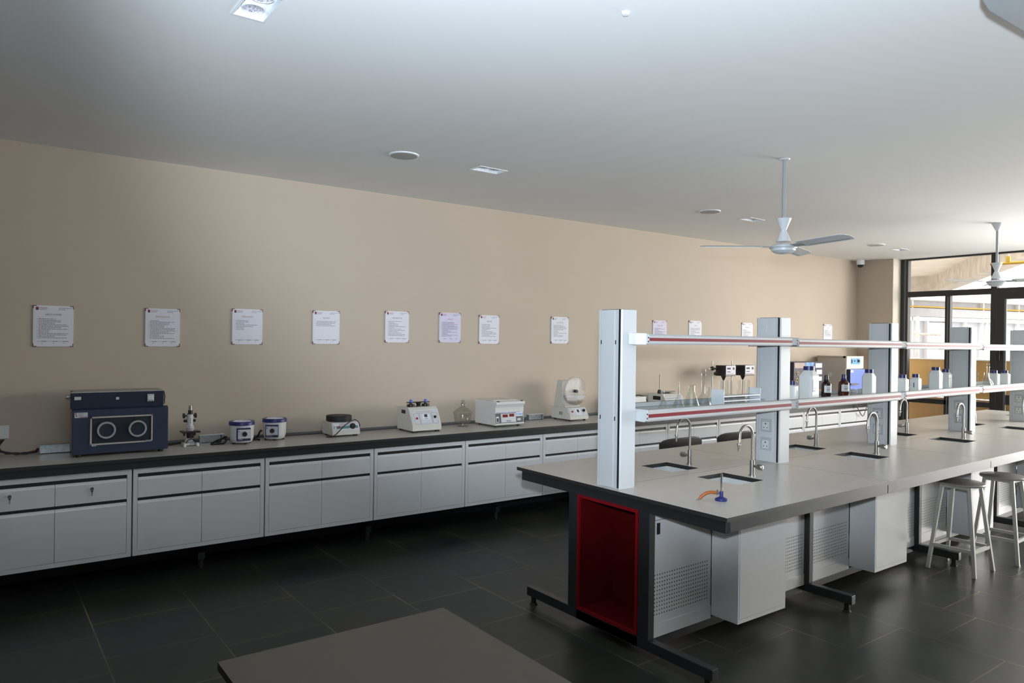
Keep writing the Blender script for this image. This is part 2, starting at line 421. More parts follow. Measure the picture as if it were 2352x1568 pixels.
# ------------------------------------------------------------------ exterior
struct(MB().box(12.05, 45, -20, 30, -0.2, -0.06).build('exterior_ground', 'ext_ground'))
mb = MB(); d = (-0.851, -0.525); P0 = (25.5, 11.04); P1 = (P0[0]+14.0*d[0], P0[1]+14.0*d[1]); nx, ny = 0.525*0.4, -0.851*0.4
zb_, zt_ = 3.555, 4.07
mb.add([(P0[0],P0[1],zb_),(P1[0],P1[1],zb_),(P1[0]+nx,P1[1]+ny,zb_),(P0[0]+nx,P0[1]+ny,zb_),(P0[0],P0[1],zt_),(P1[0],P1[1],zt_),(P1[0]+nx,P1[1]+ny,zt_),(P0[0]+nx,P0[1]+ny,zt_)],
       [(0,1,2,3),(4,5,6,7),(0,1,5,4),(2,3,7,6),(1,2,6,5),(0,3,7,4)])
struct(mb.build('exterior_beam', 'ext_concrete'))
struct(MB().box(25.5, 25.9, 11.04, 16.0, zb_, zt_+0.03).build('exterior_crossbeam', 'ext_concrete'))
mb = MB()
mb.prism([(P0[0]+0.4, P0[1]), (P1[0], P1[1]), (13.0, P1[1]), (13.0, 16.0), (25.9, 16.0)], 'z', zt_, zt_+0.15)
struct(mb.build('exterior_soffit', 'ext_soffit'))
mb = MB().box(12.80, 12.86, 5.0, 6.25, 0.92, 1.525).box(12.80, 12.86, 3.9, 4.98, 0.92, 1.525)
b = tag(mb.build('hoarding_board', ['ochre_board']), 'ochre yellow board fence standing outside beyond the dark window frame', 'fence')
MB().box(12.79, 12.87, 3.9, 6.25, 1.525, 1.54).build('cap_rail', 'ext_white', b)
MB().box(12.80, 12.86, 3.9, 6.25, -0.06, 0.90).build('lower_panel', 'ochre_low', b)
# building across the yard
FO = Vector((25.83, 10.76, 0)); FU = Vector((0.9659, -0.2588, 0)); FN = Vector((-0.2588, -0.9659, 0))
M = Matrix((( FU.x, -FN.x, 0, 0), (FU.y, -FN.y, 0, 0), (0, 0, 1, 0), (0, 0, 0, 1)))
bd = thing('office_building', 'pale building with white framed glazing seen across the yard through the window', 'building', FO); bd.rotation_euler = (0, 0, math.atan2(FU.y, FU.x))
MB().box(-6, 9, 0.12, 0.4, -0.06, 3.25).build('wall', 'ext_pane', bd)
fr = MB()
for x in (-1.65, -0.95, -0.02, 0.80, 1.62, 1.85, 2.65, 3.4, 4.2): fr.box(x-0.03, x+0.03, 0, 0.12, -0.06, 2.55)
for x in (-1.65, 1.64, 3.4): fr.box(x-0.03, x+0.03, 0, 0.12, 2.55, 3.2)
fr.box(-6, 9, 0, 0.12, 2.55, 2.68)
fr.build('window_frame', 'ext_white', bd)
dr = MB().box(-0.9, -0.08, 0.02, 0.115, -0.06, 2.5).build('door', 'ext_white', bd)
MB().box(-6, 9, -0.02, 0.12, 2.69, 2.96).build('grey_band', 'ext_band', bd)
MB().box(-6, 9, -0.03, 0.11, 2.985, 3.03).build('yellow_line', 'yellow_pipe', bd)
MB().box(-6, 9, -0.25, 0.4, 3.20, 3.28).build('roof_edge', 'ext_white', bd)
p = thing('service_pipe', 'yellow pipe hung under the ceiling outside beyond the far ceiling fan', 'pipe', (12.6, 4.4, 3.02))
MB().cyl((0, 0.25, 0), (0, -2.6, -0.02), 0.022, 14).build('pipe', 'yellow_pipe', p)
MB().box(-0.02, 0.02, 0.0, 0.05, 0.015, 0.10).build('clamp', 'yellow_pipe', p)
MB().cyl((0, 0.025, 0.1), (0, 0.025, 0.28), 0.004, 8).build('hanger_rod', 'steel_brushed', p)
MB().cyl((0, 0.22, 0), (0, 0.262, 0), 0.027, 14).build('end_cap', 'hose_orange', p)
p = thing('scaffold_prop', 'pale pinkish scaffold prop with a cross arm outside the left window pane', 'scaffolding', (14, 6.37, -0.06))
MB().cyl((0, 0, 0), (0, 0, 2.35), 0.03, 10).build('post', 'scaffold', p)
MB().cyl((0, 0.05, 2.03), (0, -0.42, 2.01), 0.022, 10).build('cross_arm', 'scaffold', p)
MB().cyl((0, 0, 1.98), (0, 0, 2.10), 0.045, 10).build('coupler', 'scaffold', p)
p = tag(MB().cyl((14.0, 6.60, -0.06), (14.0, 6.60, 2.9), 0.035, 10).build('scaffold_tube', 'scaffold'), 'rough pinkish pole outside hard against the left window jamb', 'scaffolding')

# ------------------------------------------------------------------ wall bench
BF = 5.618
bench = thing('laboratory_bench', 'long grey topped laboratory bench running along the beige wall', 'bench', (4.5, 5.95, 0))
BO = (4.5, 5.95, 0)
mb = MB().box(-2.6, 11.62, BF, W-0.002, 0.878, 0.9).m(1).box(-2.6, 11.62, BF-0.004, BF, 0.876, 0.8995)
mb.build('worktop', ['worktop_grey', 'worktop_edge'], bench, BO)
MB().box(-2.6, 11.62, BF+0.012, W-0.05, 0.824, 0.878).build('apron', 'steel_black', bench, BO)
for k in range(-2, 9):
    x = 1.40+1.37*k
    lf = MB().box(x-0.025, x+0.025, 5.80, 6.19, 0.07, 0.125).box(x-0.025, x+0.025, 6.15, 6.20, 0.125, 0.83)
    f = lf.build('leg_frame', 'steel_black', bench, BO, bevel=0.003)
    MB().cyl((x, 5.835, 0), (x, 5.835, 0.07), 0.02, 12).build('foot_pad', 'rubber_black', f, BO)
MB().box(-2.6, 11.62, 6.2, 6.24, 0.0, 0.82).build('back_panel', 'recess_black', bench, BO)

def make_cabinet(locks):
    w, z0, z1, fy = 0.908, 0.2137, 0.822, 0.0
    x0, x1 = -w/2, w/2
    t = thing('base_cabinet', '', 'cabinet')
    mb = MB()
    mb.box(x0, x1, 0.022, 0.46, z0, z1)
    mb.box(x0, x0+0.028, 0, 0.022, z0, z1); mb.box(x1-0.028, x1, 0, 0.022, z0, z1)
    mb.box(x0+0.028, x1-0.028, 0, 0.022, z1-0.036, z1); mb.box(x0+0.028, x1-0.028, 0, 0.022, z0, z0+0.03)
    mb.build('carcass', 'cabinet_white', t)
    zt = z1-0.036
    for za in (zt-0.024, zt-0.024-0.154):
        MB().box(x0+0.028, x1-0.028, 0.010, 0.021, za-0.012, za+0.024).build('handle_recess', 'recess_black', t)
    def front(name, xa, xb, za, zb, lock=None):
        pr = [(0.0, za), (0.0, zb-0.022), (0.004, zb-0.012), (0.013, zb), (0.020, zb), (0.020, za)]
        f = MB().prism(pr, 'x', xa, xb).build(name, 'cabinet_white', t)
        if lock:
            xm = xa+(xb-xa)*lock
            MB().cyl((xm, 0, za+0.095), (xm, -0.012, za+0.095), 0.0105, 16).build('lock', 'chrome', f)
            MB().cyl((xm, -0.010, za+0.082), (xm, -0.013, za+0.082), 0.008, 12).box(xm-0.003, xm+0.003, -0.013, -0.010, za+0.048, za+0.082).build('key', 'steel_brushed', f)
    for i in (0, 1):
        xa = x0+0.030 if i == 0 else 0.0015; xb = -0.0015 if i == 0 else x1-0.030
        front('drawer', xa, xb, zt-0.168, zt-0.022, locks and (0.42 if i == 0 else 0.50))
        front('door', xa, xb, z0+0.032, zt-0.188)
    return t
CW = 0.918
where = ['at far left, keys hanging in both drawer locks', 'below the blue glove chamber and the microscope', 'below the two blue rimmed heating mantles',
         'below the hot plate with the black disc', 'below the tapping machine and glass desiccator', 'below the white centrifuge, beside the island corner', 'below the clear drum tester beside the first pillar',
         'seen between the first pillar and the nearest rear tap', 'seen behind the nearer dark chair', 'seen behind the farther dark chair', 'seen just right of the second pillar', 'near the far corner behind the hanging cable loop', 'last at the far end by the glazed wall']
cab = None
for k in range(13):
    x = -0.017+CW*(k+0.5) if k else -0.017+CW*0.5
    lab = 'white two drawer wall bench cabinet ' + where[k]
    if k == 0:
        cab = make_cabinet(True); cab.location = (x, 5.648, 0); cab['label'] = lab; cab['group'] = 'white cabinets under the wall bench'
    elif k == 1:
        cab = make_cabinet(False); cab.location = (x, 5.648, 0); cab['label'] = lab; cab['group'] = 'white cabinets under the wall bench'
    elif x+CW/2 < 11.62:
        dup(cab, (x, 5.648, 0), lab)
# grey conduit along the wall
tag(MB().tube([(1.15+0.25*i, 6.215+0.004*math.sin(i*1.7), 0.9152+0.002*math.sin(i*2.3)) for i in range(42)], 0.0125, 10).build('cable_conduit', 'conduit_grey'), 'dark grey cable conduit lying on the bench along the foot of the wall', 'conduit')

# ------------------------------------------------------------------ island bench
SK = 0.0215; SX = 2.962
IO = (6.9, 3.1, 0)
def sk(x): return SK*(x-SX)
isl = thing('island_bench', 'long grey topped island laboratory bench with black steel frame', 'bench', IO)
X0, X1, Y0, Y1 = 2.962, 11.03, 2.227, 3.935
sinks = []
for k in range(5):
    cx = 3.845+1.655*k
    sinks += [(cx-0.135, cx+0.135, 2.70, 3.005), (cx-0.135, cx+0.135, 3.205, 3.49)]
def worktop_with_holes():
    xs = sorted({X0, X1, *[h[0] for h in sinks], *[h[1] for h in sinks]}); ys = sorted({Y0, Y1, *[h[2] for h in sinks], *[h[3] for h in sinks]})
    mb = MB(); zt, zb = 0.9, 0.878
    hole = lambda cx, cy: any(h[0] < cx < h[1] and h[2] < cy < h[3] for h in sinks)
    for i in range(len(xs)-1):
        for j in range(len(ys)-1):
            if hole((xs[i]+xs[i+1])/2, (ys[j]+ys[j+1])/2): continue
            a, b, c, d = xs[i], xs[i+1], ys[j], ys[j+1]
            mb.m(0).quad((a,c,zt),(b,c,zt),(b,d,zt),(a,d,zt)); mb.m(1).quad((a,c,zb),(a,d,zb),(b,d,zb),(b,c,zb))
    mb.m(1)
    for a, b, c, d in [(X0, X1, Y0, Y1)]+sinks:
        for p, q in (((a,c),(b,c)),((b,c),(b,d)),((b,d),(a,d)),((a,d),(a,c))):
            mb.quad((*p,zb),(*q,zb),(*q,zt),(*p,zt))
    return mb.build('worktop', ['worktop_grey', 'worktop_edge'], isl, IO, skew=SK, sx=SX, fix=False)
wt = worktop_with_holes()
mb = MB()
for x in (4.64, 6.22, 7.92, 9.6): mb.box(x-0.0012, x+0.0012, Y0, Y1, 0.8995, 0.9004)
mb.box(X0, X1, 3.103, 3.1055, 0.8995, 0.9004)
mb.build('worktop_seam', 'seam', isl, IO, skew=SK, sx=SX)
ap = MB()
ap.box(X0+0.025, X0+0.065, Y0+0.025, Y1-0.025, 0.8143, 0.878); ap.box(X1-0.065, X1-0.025, Y0+0.025, Y1-0.025, 0.8143, 0.878)
FX = [2.987, 4.665, 6.335, 8.005, 9.675, 10.95]
for a, b in zip(FX[:-1], FX[1:]):
    ap.box(a+0.003, b-0.003+0.04*(b > 10.9), Y0+0.025, Y0+0.065, 0.8143, 0.878); ap.box(a+0.003, b-0.003+0.04*(b > 10.9), Y1-0.065, Y1-0.025, 0.8143, 0.878)
ap.build('apron', 'steel_black', isl, IO, skew=SK, sx=SX, bevel=0.002)
for k, x in enumerate(FX):
    e = 0.07 if k == 0 else 0.2
    w2 = 0.05
    xa = x if k == 0 else x-0.05
    f = MB()
    f.box(xa, xa+w2, Y0+0.025+e, Y1-0.025-e, 0.057, 0.115)
    f.box(xa, xa+w2, 2.755, 2.835, 0.115, 0.82); f.box(xa, xa+w2, 3.345, 3.425, 0.115, 0.82)
    if k == 0:
        f.box(xa, xa+w2, 2.835, 3.345, 0.055, 0.113)
    fo = f.build('leg_frame', 'steel_black', isl, IO, skew=SK, sx=SX, bevel=0.003)
    for y in (Y0+0.025+e+0.045, Y1-0.025-e-0.045):
        MB().cyl((xa+0.025, y, 0.006), (xa+0.025, y, 0.058), 0.017, 14).ring((xa+0.025, y, 0), (xa+0.025, y, 0.012), 0.026, 0.022, 14).build('foot_pad', 'rubber_black', fo, IO, skew=SK, sx=SX)
# core panels
def hole_panel(xa, xb, hx0, hx1, nx, front=True):
    mb = MB(); y = 2.795 if front else 3.40
    mb.box(xa, xb, y, y+0.012, 0.098, 0.752).box(xa, xb, y, y+0.012, 0.756, 0.82)
    mb.box(xa, xb, y-0.004, y, 0.098, 0.172)
    if nx:
        mb.m(1).holes(hx0, hx1, 0.225, 0.447, nx, 11, y-0.0008, 0.0042)
    return mb.build('perforated_panel', ['panel_white', 'dark_hole'], isl, IO, skew=SK, sx=SX, fix=False)
CX1 = []
for k in range(5):
    a = FX[k]+(0.05 if k == 0 else 0.0); b = FX[k+1]-0.05
    ca = 3.588+1.655*k if k < 2 else a+0.575
    if k == 1: ca = 5.222
    cb = ca+0.475
    CX1.append((ca, cb))
    hole_panel(a, ca-0.002, a+0.045, ca-0.04, 23)
    hole_panel(cb+0.002, b, cb+0.33, b-0.03, 10) if b-cb > 0.4 else hole_panel(cb+0.002, b, cb+0.05, b-0.03, max(4, int((b-cb-0.08)/0.024)))
    hole_panel(a, ca-0.02, 0, 0, 0, False); hole_panel(cb+0.02, b, 0, 0, 0, False)
    MB().box(a, b, 2.802, 2.835, 0.045, 0.098).box(a, b, 3.37, 3.41, 0.045, 0.098).build('plinth_rail', 'steel_black', isl, IO, skew=SK, sx=SX)
MB().box(3.095, 3.118, 2.790, 2.795, 0.675, 0.738).build('lock_slot', 'dark_hole', isl, IO, skew=SK, sx=SX)
# red end recess
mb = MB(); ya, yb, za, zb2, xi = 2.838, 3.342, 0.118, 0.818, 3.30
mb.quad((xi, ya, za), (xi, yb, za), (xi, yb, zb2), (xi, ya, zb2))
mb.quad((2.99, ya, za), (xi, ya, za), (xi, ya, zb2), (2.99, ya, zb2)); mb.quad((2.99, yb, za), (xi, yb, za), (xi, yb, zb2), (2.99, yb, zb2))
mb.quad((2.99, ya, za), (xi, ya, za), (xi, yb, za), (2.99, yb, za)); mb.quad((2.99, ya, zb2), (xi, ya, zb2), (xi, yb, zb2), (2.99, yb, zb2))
eb = mb.build('end_recess', 'red_shaded', isl, IO, skew=SK, sx=SX, fix=False)
eb['label'] = 'shaded red open recess in the near end of the island'
mb = MB()
for q in ((ya, ya+0.018, za, zb2), (yb-0.018, yb, za, zb2), (ya+0.018, yb-0.018, zb2-0.018, zb2), (ya+0.018, yb-0.018, za, za+0.018)):
    mb.box(2.983, 2.996, *q)
mb.build('recess_flange', 'red_flange', eb, IO, skew=SK, sx=SX)

# hanging cupboards under island (camera side)
names = ['nearest the island corner beside the tall perforated panel', 'second from the island corner, left of the stools', 'behind the legs of the two stools', 'fourth from the island corner, under the far half', 'last under the far end of the island']
cup = None
for k, (ca, cb) in enumerate(CX1):
    if k == 0:
        t = thing('hanging_cupboard', '', 'cabinet', (ca, 2.60+sk(ca), 0), 0, 'white cupboards hung under the island')
        w = cb-ca
        MB().box(0, w, 0.018, 0.19, 0.118, 0.130).box(0, 0.012, 0.018, 0.19, 0.130, 0.8125).box(w-0.012, w, 0.018, 0.19, 0.130, 0.8125).box(0, w, 0, 0.018, 0.118, 0.142).box(w-0.018, w, 0, 0.018, 0.142, 0.8125).box(0, 0.012, 0, 0.018, 0.142, 0.8125).build('carcass', 'panel_white', t)
        d_ = MB().box(0.014, w-0.0195, -0.001, 0.017, 0.144, 0.811).build('door', 'panel_white', t)
        MB().box(w-0.14, w-0.137, -0.003, -0.001, 0.775, 0.806).cyl((w-0.138, -0.003, 0.803), (w-0.138, -0.008, 0.803), 0.006, 10).build('key', 'recess_black', d_)
        cup = t; t['label'] = 'white hanging cupboard ' + names[0]
    else:
        dup(cup, (ca, 2.60+sk(ca), 0), 'white hanging cupboard ' + names[k])

# sinks and taps
sname = ['nearest front', 'nearest rear', 'second front', 'second rear', 'third front', 'third rear', 'fourth front', 'fourth rear', 'last front', 'last rear']
ord5 = ['between first and second pillars', 'between second and third pillars', 'between third and fourth pillars', 'between fourth and fifth pillars', 'beyond the fifth pillar']
def make_sink(w, d):
    t = thing('sink', '', 'sink', group='sinks sunk into the island worktop')
    mb = MB(); h = 0.26
    a, b, c, e = -w/2, w/2, -d/2, d/2; s = 0.035
    r0 = [(a,c,0),(b,c,0),(b,e,0),(a,e,0)]; top = [(x, y, -0.004) for x, y, z in r0]
    MB().add(r0+top, [(0,1,5,4),(1,2,6,5),(2,3,7,6),(3,0,4,7)]).build('rim', 'worktop_edge', t, fix=False)
    bot = [(a+s,c+s,-h),(b-s,c+s,-h),(b-s,e-s,-h),(a+s,e-s,-h)]
    mb.add(top+bot, [(0,1,5,4),(1,2,6,5),(2,3,7,6),(3,0,4,7),(4,5,6,7)])
    o = mb.build('basin', 'basin_grey', t, fix=False)
    MB().cyl((0, 0, -h+0.001), (0, 0, -h+0.006), 0.03, 18).build('drain', 'steel_brushed', t)
    return t
sk0 = None
for i, (a, b, c, d) in enumerate(sinks):
    cx, cy = (a+b)/2, (c+d)/2
    side = 'stool side' if i % 2 == 0 else 'wall side'
    lab = 'pale grey sink on the %s of the island, %s' % (side, ord5[i//2])
    if i == 0:
        sk0 = make_sink(b-a+0.004, d-c+0.004); sk0.location = (cx, cy+sk(cx), 0.877); sk0['label'] = lab
    else:
        o = dup(sk0, (cx, cy+sk(cx), 0.877), lab)
        if i % 2: o.scale = (1, 0.94, 1)
def make_tap():
    t = thing('swan_neck_tap', '', 'tap', group='swan neck taps on the island')
    MB().cyl((0,0,0), (0,0,0.006), 0.021, 20).cyl((0,0,0.006), (0,0,0.10), 0.0155, 20).build('tap_base', 'steel_brushed', t)
    R = 0.068; pts = [(0, 0, 0.10), (0, 0, 0.20), (0, 0, 0.258)]
    for i in range(1, 14):
        a = PI*i/13*1.02; pts.append((-R+R*math.cos(a), 0, 0.258+R*math.sin(a)))
    pts.append((-2*R-0.004, 0, 0.222))
    MB().tube(pts, 0.0085, 14).build('tap_neck', 'steel_brushed', t)
    MB().ring((-2*R-0.004, 0, 0.216), (-2*R-0.005, 0, 0.208), 0.0125, 0.0125, 14).ring((-2*R-0.005, 0, 0.208), (-2*R-0.007, 0, 0.168), 0.0085, 0.0045, 14).build('nozzle', 'steel_brushed', t)
    h = MB().cyl((0, 0, 0.062), (0, -0.036, 0.062), 0.009, 14)
    h.lathe([(0.001, -0.032), (0.013, -0.034), (0.0165, -0.042), (0.019, -0.060), (0.0185, -0.072), (0.014, -0.078), (0.001, -0.079)], (0, 0, 0.062), 14, axis='y')
    h.build('handle', 'steel_brushed', t)
    return t
tap0 = None
for i, (a, b, c, d) in enumerate(sinks):
    cx = (a+b)/2; x = cx+0.213 if i % 2 == 0 else cx+0.208
    y = 2.838 if i % 2 == 0 else 3.345
    loc = (x, y+sk(x), 0.9)
    side = 'stool side' if i % 2 == 0 else 'wall side'
    lab = 'steel swan neck tap, %s of the island, %s' % (side, ord5[i//2])
    ang = -0.48 if i % 2 == 0 else PI-0.48
    if i == 0:
        tap0 = make_tap(); tap0.location = loc; tap0['label'] = lab; tap0.rotation_euler = (0, 0, 0)
    else:
        o = dup(tap0, loc, lab)
    if i % 2:
        oo = tap0 if i == 0 else o
        # wall-side taps: spout the same way, handle turned to the wall
        for ch in oo.children:
            if ch.name.startswith('handle'): ch.rotation_euler = (0, 0, PI)

# ------------------------------------------------------------------ reagent rack
PX = [3.01, 4.632, 6.302, 7.978, 9.635]
pn = ['first pillar at the near end of the island, without sockets', 'second pillar along the island with a greenish tape mark', 'third pillar along the island, right of the single white bottle', 'fourth pillar along the island in front of the ochre boards', 'fifth pillar at the right edge of the picture']
pil = None
def make_pillar(sockets):
    t = thing('rack_pillar', '', 'pillar', group='pillars of the shelf rack on the island')
    h = 1.04; w, d = 0.12, 0.21; c = 0.02
    poly = [(c*0.4, 0), (w, 0), (w, d), (c, d), (0, d-c), (0, c*0.4)]
    MB().prism(poly, 'z', 0, h).build('pillar_body', 'alu_white', t)
    MB().box(-0.0035, 0, 0.056, 0.158, 0.004, h-0.008).build('cover_panel', 'alu_white', t, bevel=0.001)
    MB().box(-0.0020, 0.0005, 0.008, 0.023, 0.004, h).build('corner_strip', 'strip_black', t)
    MB().box(-0.0006, 0.0005, 0.172, 0.1735, 0.004, h).box(-0.0006, 0.0005, 0.0375, 0.039, 0.004, h).build('groove', 'bracket_grey', t)
    mb = MB()
    for z in (0.405, 0.85):
        for y in (0.047, 0.168): mb.box(-0.0045, 0.0, y-0.002, y+0.002, z-0.012, z+0.012)
    mb.build('shelf_slot', 'strip_black', t)
    MB().box(0.012, w-0.012, 0.03, d-0.03, h, h+0.003).build('top_cap', 'strip_black', t)
    if sockets:
        for z in (0.262, 0.128):
            s = MB().box(-0.013, -0.0035, 0.060, 0.148, z-0.045, z+0.045).build('socket', 'socket_grey', t, bevel=0.002)
            MB().box(-0.0155, -0.013, 0.077, 0.131, z-0.032, z+0.026).build('socket_plate', 'socket_white', s, bevel=0.001)
            q = MB()
            for yy, zz_, rr in ((0.104, z+0.012, 0.0055), (0.117, z-0.016, 0.004), (0.091, z-0.016, 0.004)):
                q.disc((-0.0158, yy, zz_), rr, 'x', 12)
            q.build('socket_hole', 'dark_hole', s, fix=False)
    return t
for k, x in enumerate(PX):
    loc = (x, 3.008+sk(x), 0.9); lab = 'white aluminium ' + pn[k]
    if k == 0:
        t = make_pillar(False); t.location = loc; t['label'] = lab
    elif k == 1:
        pil = make_pillar(True); pil.location = loc; pil['label'] = lab
        mt = MB().box(-0.0042, -0.0034, 0.11, 0.12, 0.93, 0.985).build('tape_mark', 'label_white', pil)
    else:
        o = dup(pil, loc, lab)
        for ch in list(o.children):
            if ch.name.startswith('tape_mark'): bpy.data.objects.remove(ch)
rail = [(0.0, 0.012), (0.0, 0.060), (0.006, 0.070), (0.045, 0.070), (0.045, 0.044), (0.030, 0.036), (0.012, 0.002), (0.004, 0.002)]
SEG = [(3.165, 4.665), (4.755, 6.335), (6.425, 8.01), (8.10, 9.67), (9.76, 11.0)]
sn = ['between the first and second pillars', 'between the second and third pillars', 'between the third and fourth pillars', 'between the fourth and fifth pillars', 'beyond the fifth pillar']
def make_shelf(k, upper):
    xa, xb = SEG[k]; zb = (1.737, 1.728, 1.720, 1.711, 1.706)[k] if upper else 1.286
    ya = 2.94+sk((xa+xb)/2)-0.004
    t = thing('rack_shelf', ('upper' if upper else 'lower') + ' glass shelf with red striped rail, ' + sn[k], 'shelf', ((xa+xb)/2, ya, zb), 0, ('upper' if upper else 'lower') + ' shelves of the island rack')
    L = (xb-xa)/2
    s = 0.9 if upper else 1.0
    pr = [(y, z*s) for y, z in rail]
    kw = dict(skew=SK)
    f = MB().prism(pr, 'x', -L, L).build('front_rail', 'alu_light', t, bevel=0.0015, **kw)
    MB().box(-L+0.004, L-0.002, -0.0016, 0.001, 0.0255*s, 0.046*s).build('red_strip', 'red_strip', f, **kw)
    g = MB().prism([(0.43-y, z) for y, z in pr], 'x', -L+(0.03 if k == 0 else 0), L).build('rear_rail', 'alu_light', t, bevel=0.0015, **kw)
    MB().box(-L+0.034, L-0.002, 0.429, 0.4316, 0.0255*s, 0.046*s).build('red_strip', 'red_strip', g, **kw)
    pa = -L; pb = L
    for kk, px in enumerate(PX):
        if abs(px-xb) < 0.2: pb = px-0.006-(xa+xb)/2
    MB().box(pa, pb, 0.040, 0.39, 0.036*s, 0.042*s).build('glass_plate', 'shelf_glass', t, **kw)
    if k == 0:
        e = MB().prism([(0.0, 0.010), (0.0, 0.062*s), (0.006, 0.072*s), (0.385, 0.072*s), (0.395, 0.062*s), (0.395, 0.01), (0.38, 0.0), (0.02, 0.0)], 'x', -L-0.012, -L).build('end_plate', 'alu_white', t, **kw)
        if upper:
            MB().box(-L-0.108, -L-0.012, 0.004, 0.064, 0.0, 0.068).build('end_cap', 'cap_white', t, bevel=0.006, **kw)
        else:
            MB().box(-L-0.033, -L-0.012, 0.066, 0.26, 0.004, 0.06).build('end_bracket', 'alu_white', t, **kw)
    # joint bracket at the right end
    jl = SEG[k+1][0]-xb if k < 4 else 0.03
    j = MB().prism([(0.003, 0.010), (0.003, 0.062*s), (0.008, 0.067*s), (0.0695, 0.067*s), (0.0695, 0.010)], 'x', L, L+jl).build('joint_bracket', 'bracket_grey', t, **kw)
    q = MB()
    for zz_ in (0.022*s, 0.047*s): q.cyl((L+jl-0.014, 0.003, zz_), (L+jl-0.014, -0.0005, zz_), 0.0055, 10)
    q.build('screw', 'strip_black', j, **kw)
    if k == 0:
        q = MB()
        for zz_ in (0.022*s, 0.047*s): q.cyl((-L-0.007, 0.0, zz_), (-L-0.007, -0.003, zz_), 0.005, 10)
        q.build('screw', 'strip_black', t, **kw)
    return t
for k in range(5):
    make_shelf(k, False); make_shelf(k, True)
ST = 1.329                               # top of the lower glass plate

# ------------------------------------------------------------------ glassware on the lower shelf
def gy(x, y=3.1): return y+sk(x)
def funnel(label, x, y, r, h):
    t = thing('glass_funnel', label, 'funnel', (x, gy(x, y), ST), 0, 'inverted funnels on the lower shelf')
    MB().lathe([(r, 0), (r*0.98, 0.003), (0.008, h*0.52), (0.005, h*0.56), (0.0045, h)], n=24).build('glass_body', 'clear_glass', t)
funnel('clear glass funnel standing upside down at the left end of the lower shelf', 3.44, 3.06, 0.043, 0.14)
funnel('taller clear glass funnel standing upside down just left of the conical flask', 3.585, 3.06, 0.048, 0.178)
def conical(label, x, y, s=1.0):
    t = thing('conical_flask', label, 'flask', (x, gy(x, y), ST), 0, 'conical flasks on the lower shelf')
    o = MB().lathe([(0.001, 0), (0.046*s, 0), (0.050*s, 0.006*s), (0.047*s, 0.02*s), (0.021*s, 0.098*s), (0.0185*s, 0.105*s), (0.0185*s, 0.136*s), (0.022*s, 0.140*s), (0.020*s, 0.141*s)], n=28).build('glass_body', 'clear_glass', t)
    MB().box(-0.006, 0.004, -0.034*s, -0.033*s, 0.055*s, 0.068*s).build('print_mark', 'ink_grey', t)
conical('clear glass conical flask on the lower shelf left of the long necked flask', 3.70, 3.05, 1.1)
def volumetric(label, x, y, s=1.0):
    t = thing('volumetric_flask', label, 'flask', (x, gy(x, y), ST), 0, 'long necked flasks on the lower shelf')
    MB().lathe([(0.001, 0), (0.040*s, 0.0), (0.0485*s, 0.012*s), (0.0475*s, 0.028*s), (0.036*s, 0.055*s), (0.014*s, 0.080*s), (0.0115*s, 0.095*s), (0.0115*s, 0.19*s), (0.015*s, 0.195*s), (0.015*s, 0.205*s)], n=28).build('glass_body', 'clear_glass', t)
    MB().lathe([(0.011*s, 0.192*s), (0.0125*s, 0.206*s), (0.007*s, 0.214*s), (0.014*s, 0.222*s), (0.012*s, 0.235*s), (0.001, 0.238*s)], n=16).build('stopper', 'clear_glass', t)
volumetric('tall long necked clear flask with stopper left of the test tube rack', 3.83, 3.06, 1.08)
def test_tube(label, x, y, z, h=0.15, r=0.010):
    o = MB().lathe([(0.001, 0), (r*0.6, 0.002), (r, 0.009), (r, h-0.004), (r*1.15, h)], n=14).build('test_tube', 'clear_glass')
    o.location = (x, gy(x, y), z)
    return tag(o, label, 'test tube', 'test tubes on the lower shelf')
test_tube('lone empty test tube standing on the shelf left of the rack', 3.925, 3.09, ST, 0.13)
rk = thing('test_tube_rack', 'translucent pale plastic rack holding test tubes on the lower shelf', 'rack', (4.21, gy(4.21, 3.075), ST), 0)
for x in (-0.205, 0.197): MB().box(x, x+0.008, -0.05, 0.05, 0, 0.115).build('end_plate', 'rack_clear', rk)
for z in (0.008, 0.035, 0.066):
    MB().box(-0.197, 0.197, -0.048, 0.048, z, z+0.004).build('tier', 'rack_clear', rk)
MB().box(-0.199, 0.199, -0.050, -0.048, 0.006, 0.014).box(-0.199, 0.199, -0.050, -0.048, 0.033, 0.041).box(-0.199, 0.199, -0.050, -0.048, 0.064, 0.072).build('tier_edge', 'plastic_white', rk)
tubes = [(-0.165, 'at the left end of the rack'), (-0.105, 'second from the left in the rack'), (-0.055, 'third from the left in the rack'), (0.035, 'fourth from the left in the rack'), (0.085, 'fifth from the left in the rack'), (0.14, 'at the right end of the rack')]
for dx, s in tubes: test_tube('clear test tube '+s, 4.21+dx, 3.08, ST+0.013, 0.158, 0.0125)
bu = thing('glass_burette', 'clear glass burette lying on the lower shelf in front of the second pillar', 'burette', (4.50, gy(4.50, 3.25), ST+0.012), 0)
MB().tube([(-0.02, 0.05, 0.03), (0.12, -0.11, 0.004), (0.155, -0.15, 0.0)], 0.008, 12).build('glass_tube', 'clear_glass', bu)
MB().cyl((0.125, -0.135, 0.004), (0.165, -0.115, 0.004), 0.010, 12).cyl((0.135, -0.15, 0.004), (0.15, -0.105, 0.004), 0.006, 10).build('stopcock', 'chrome', bu)

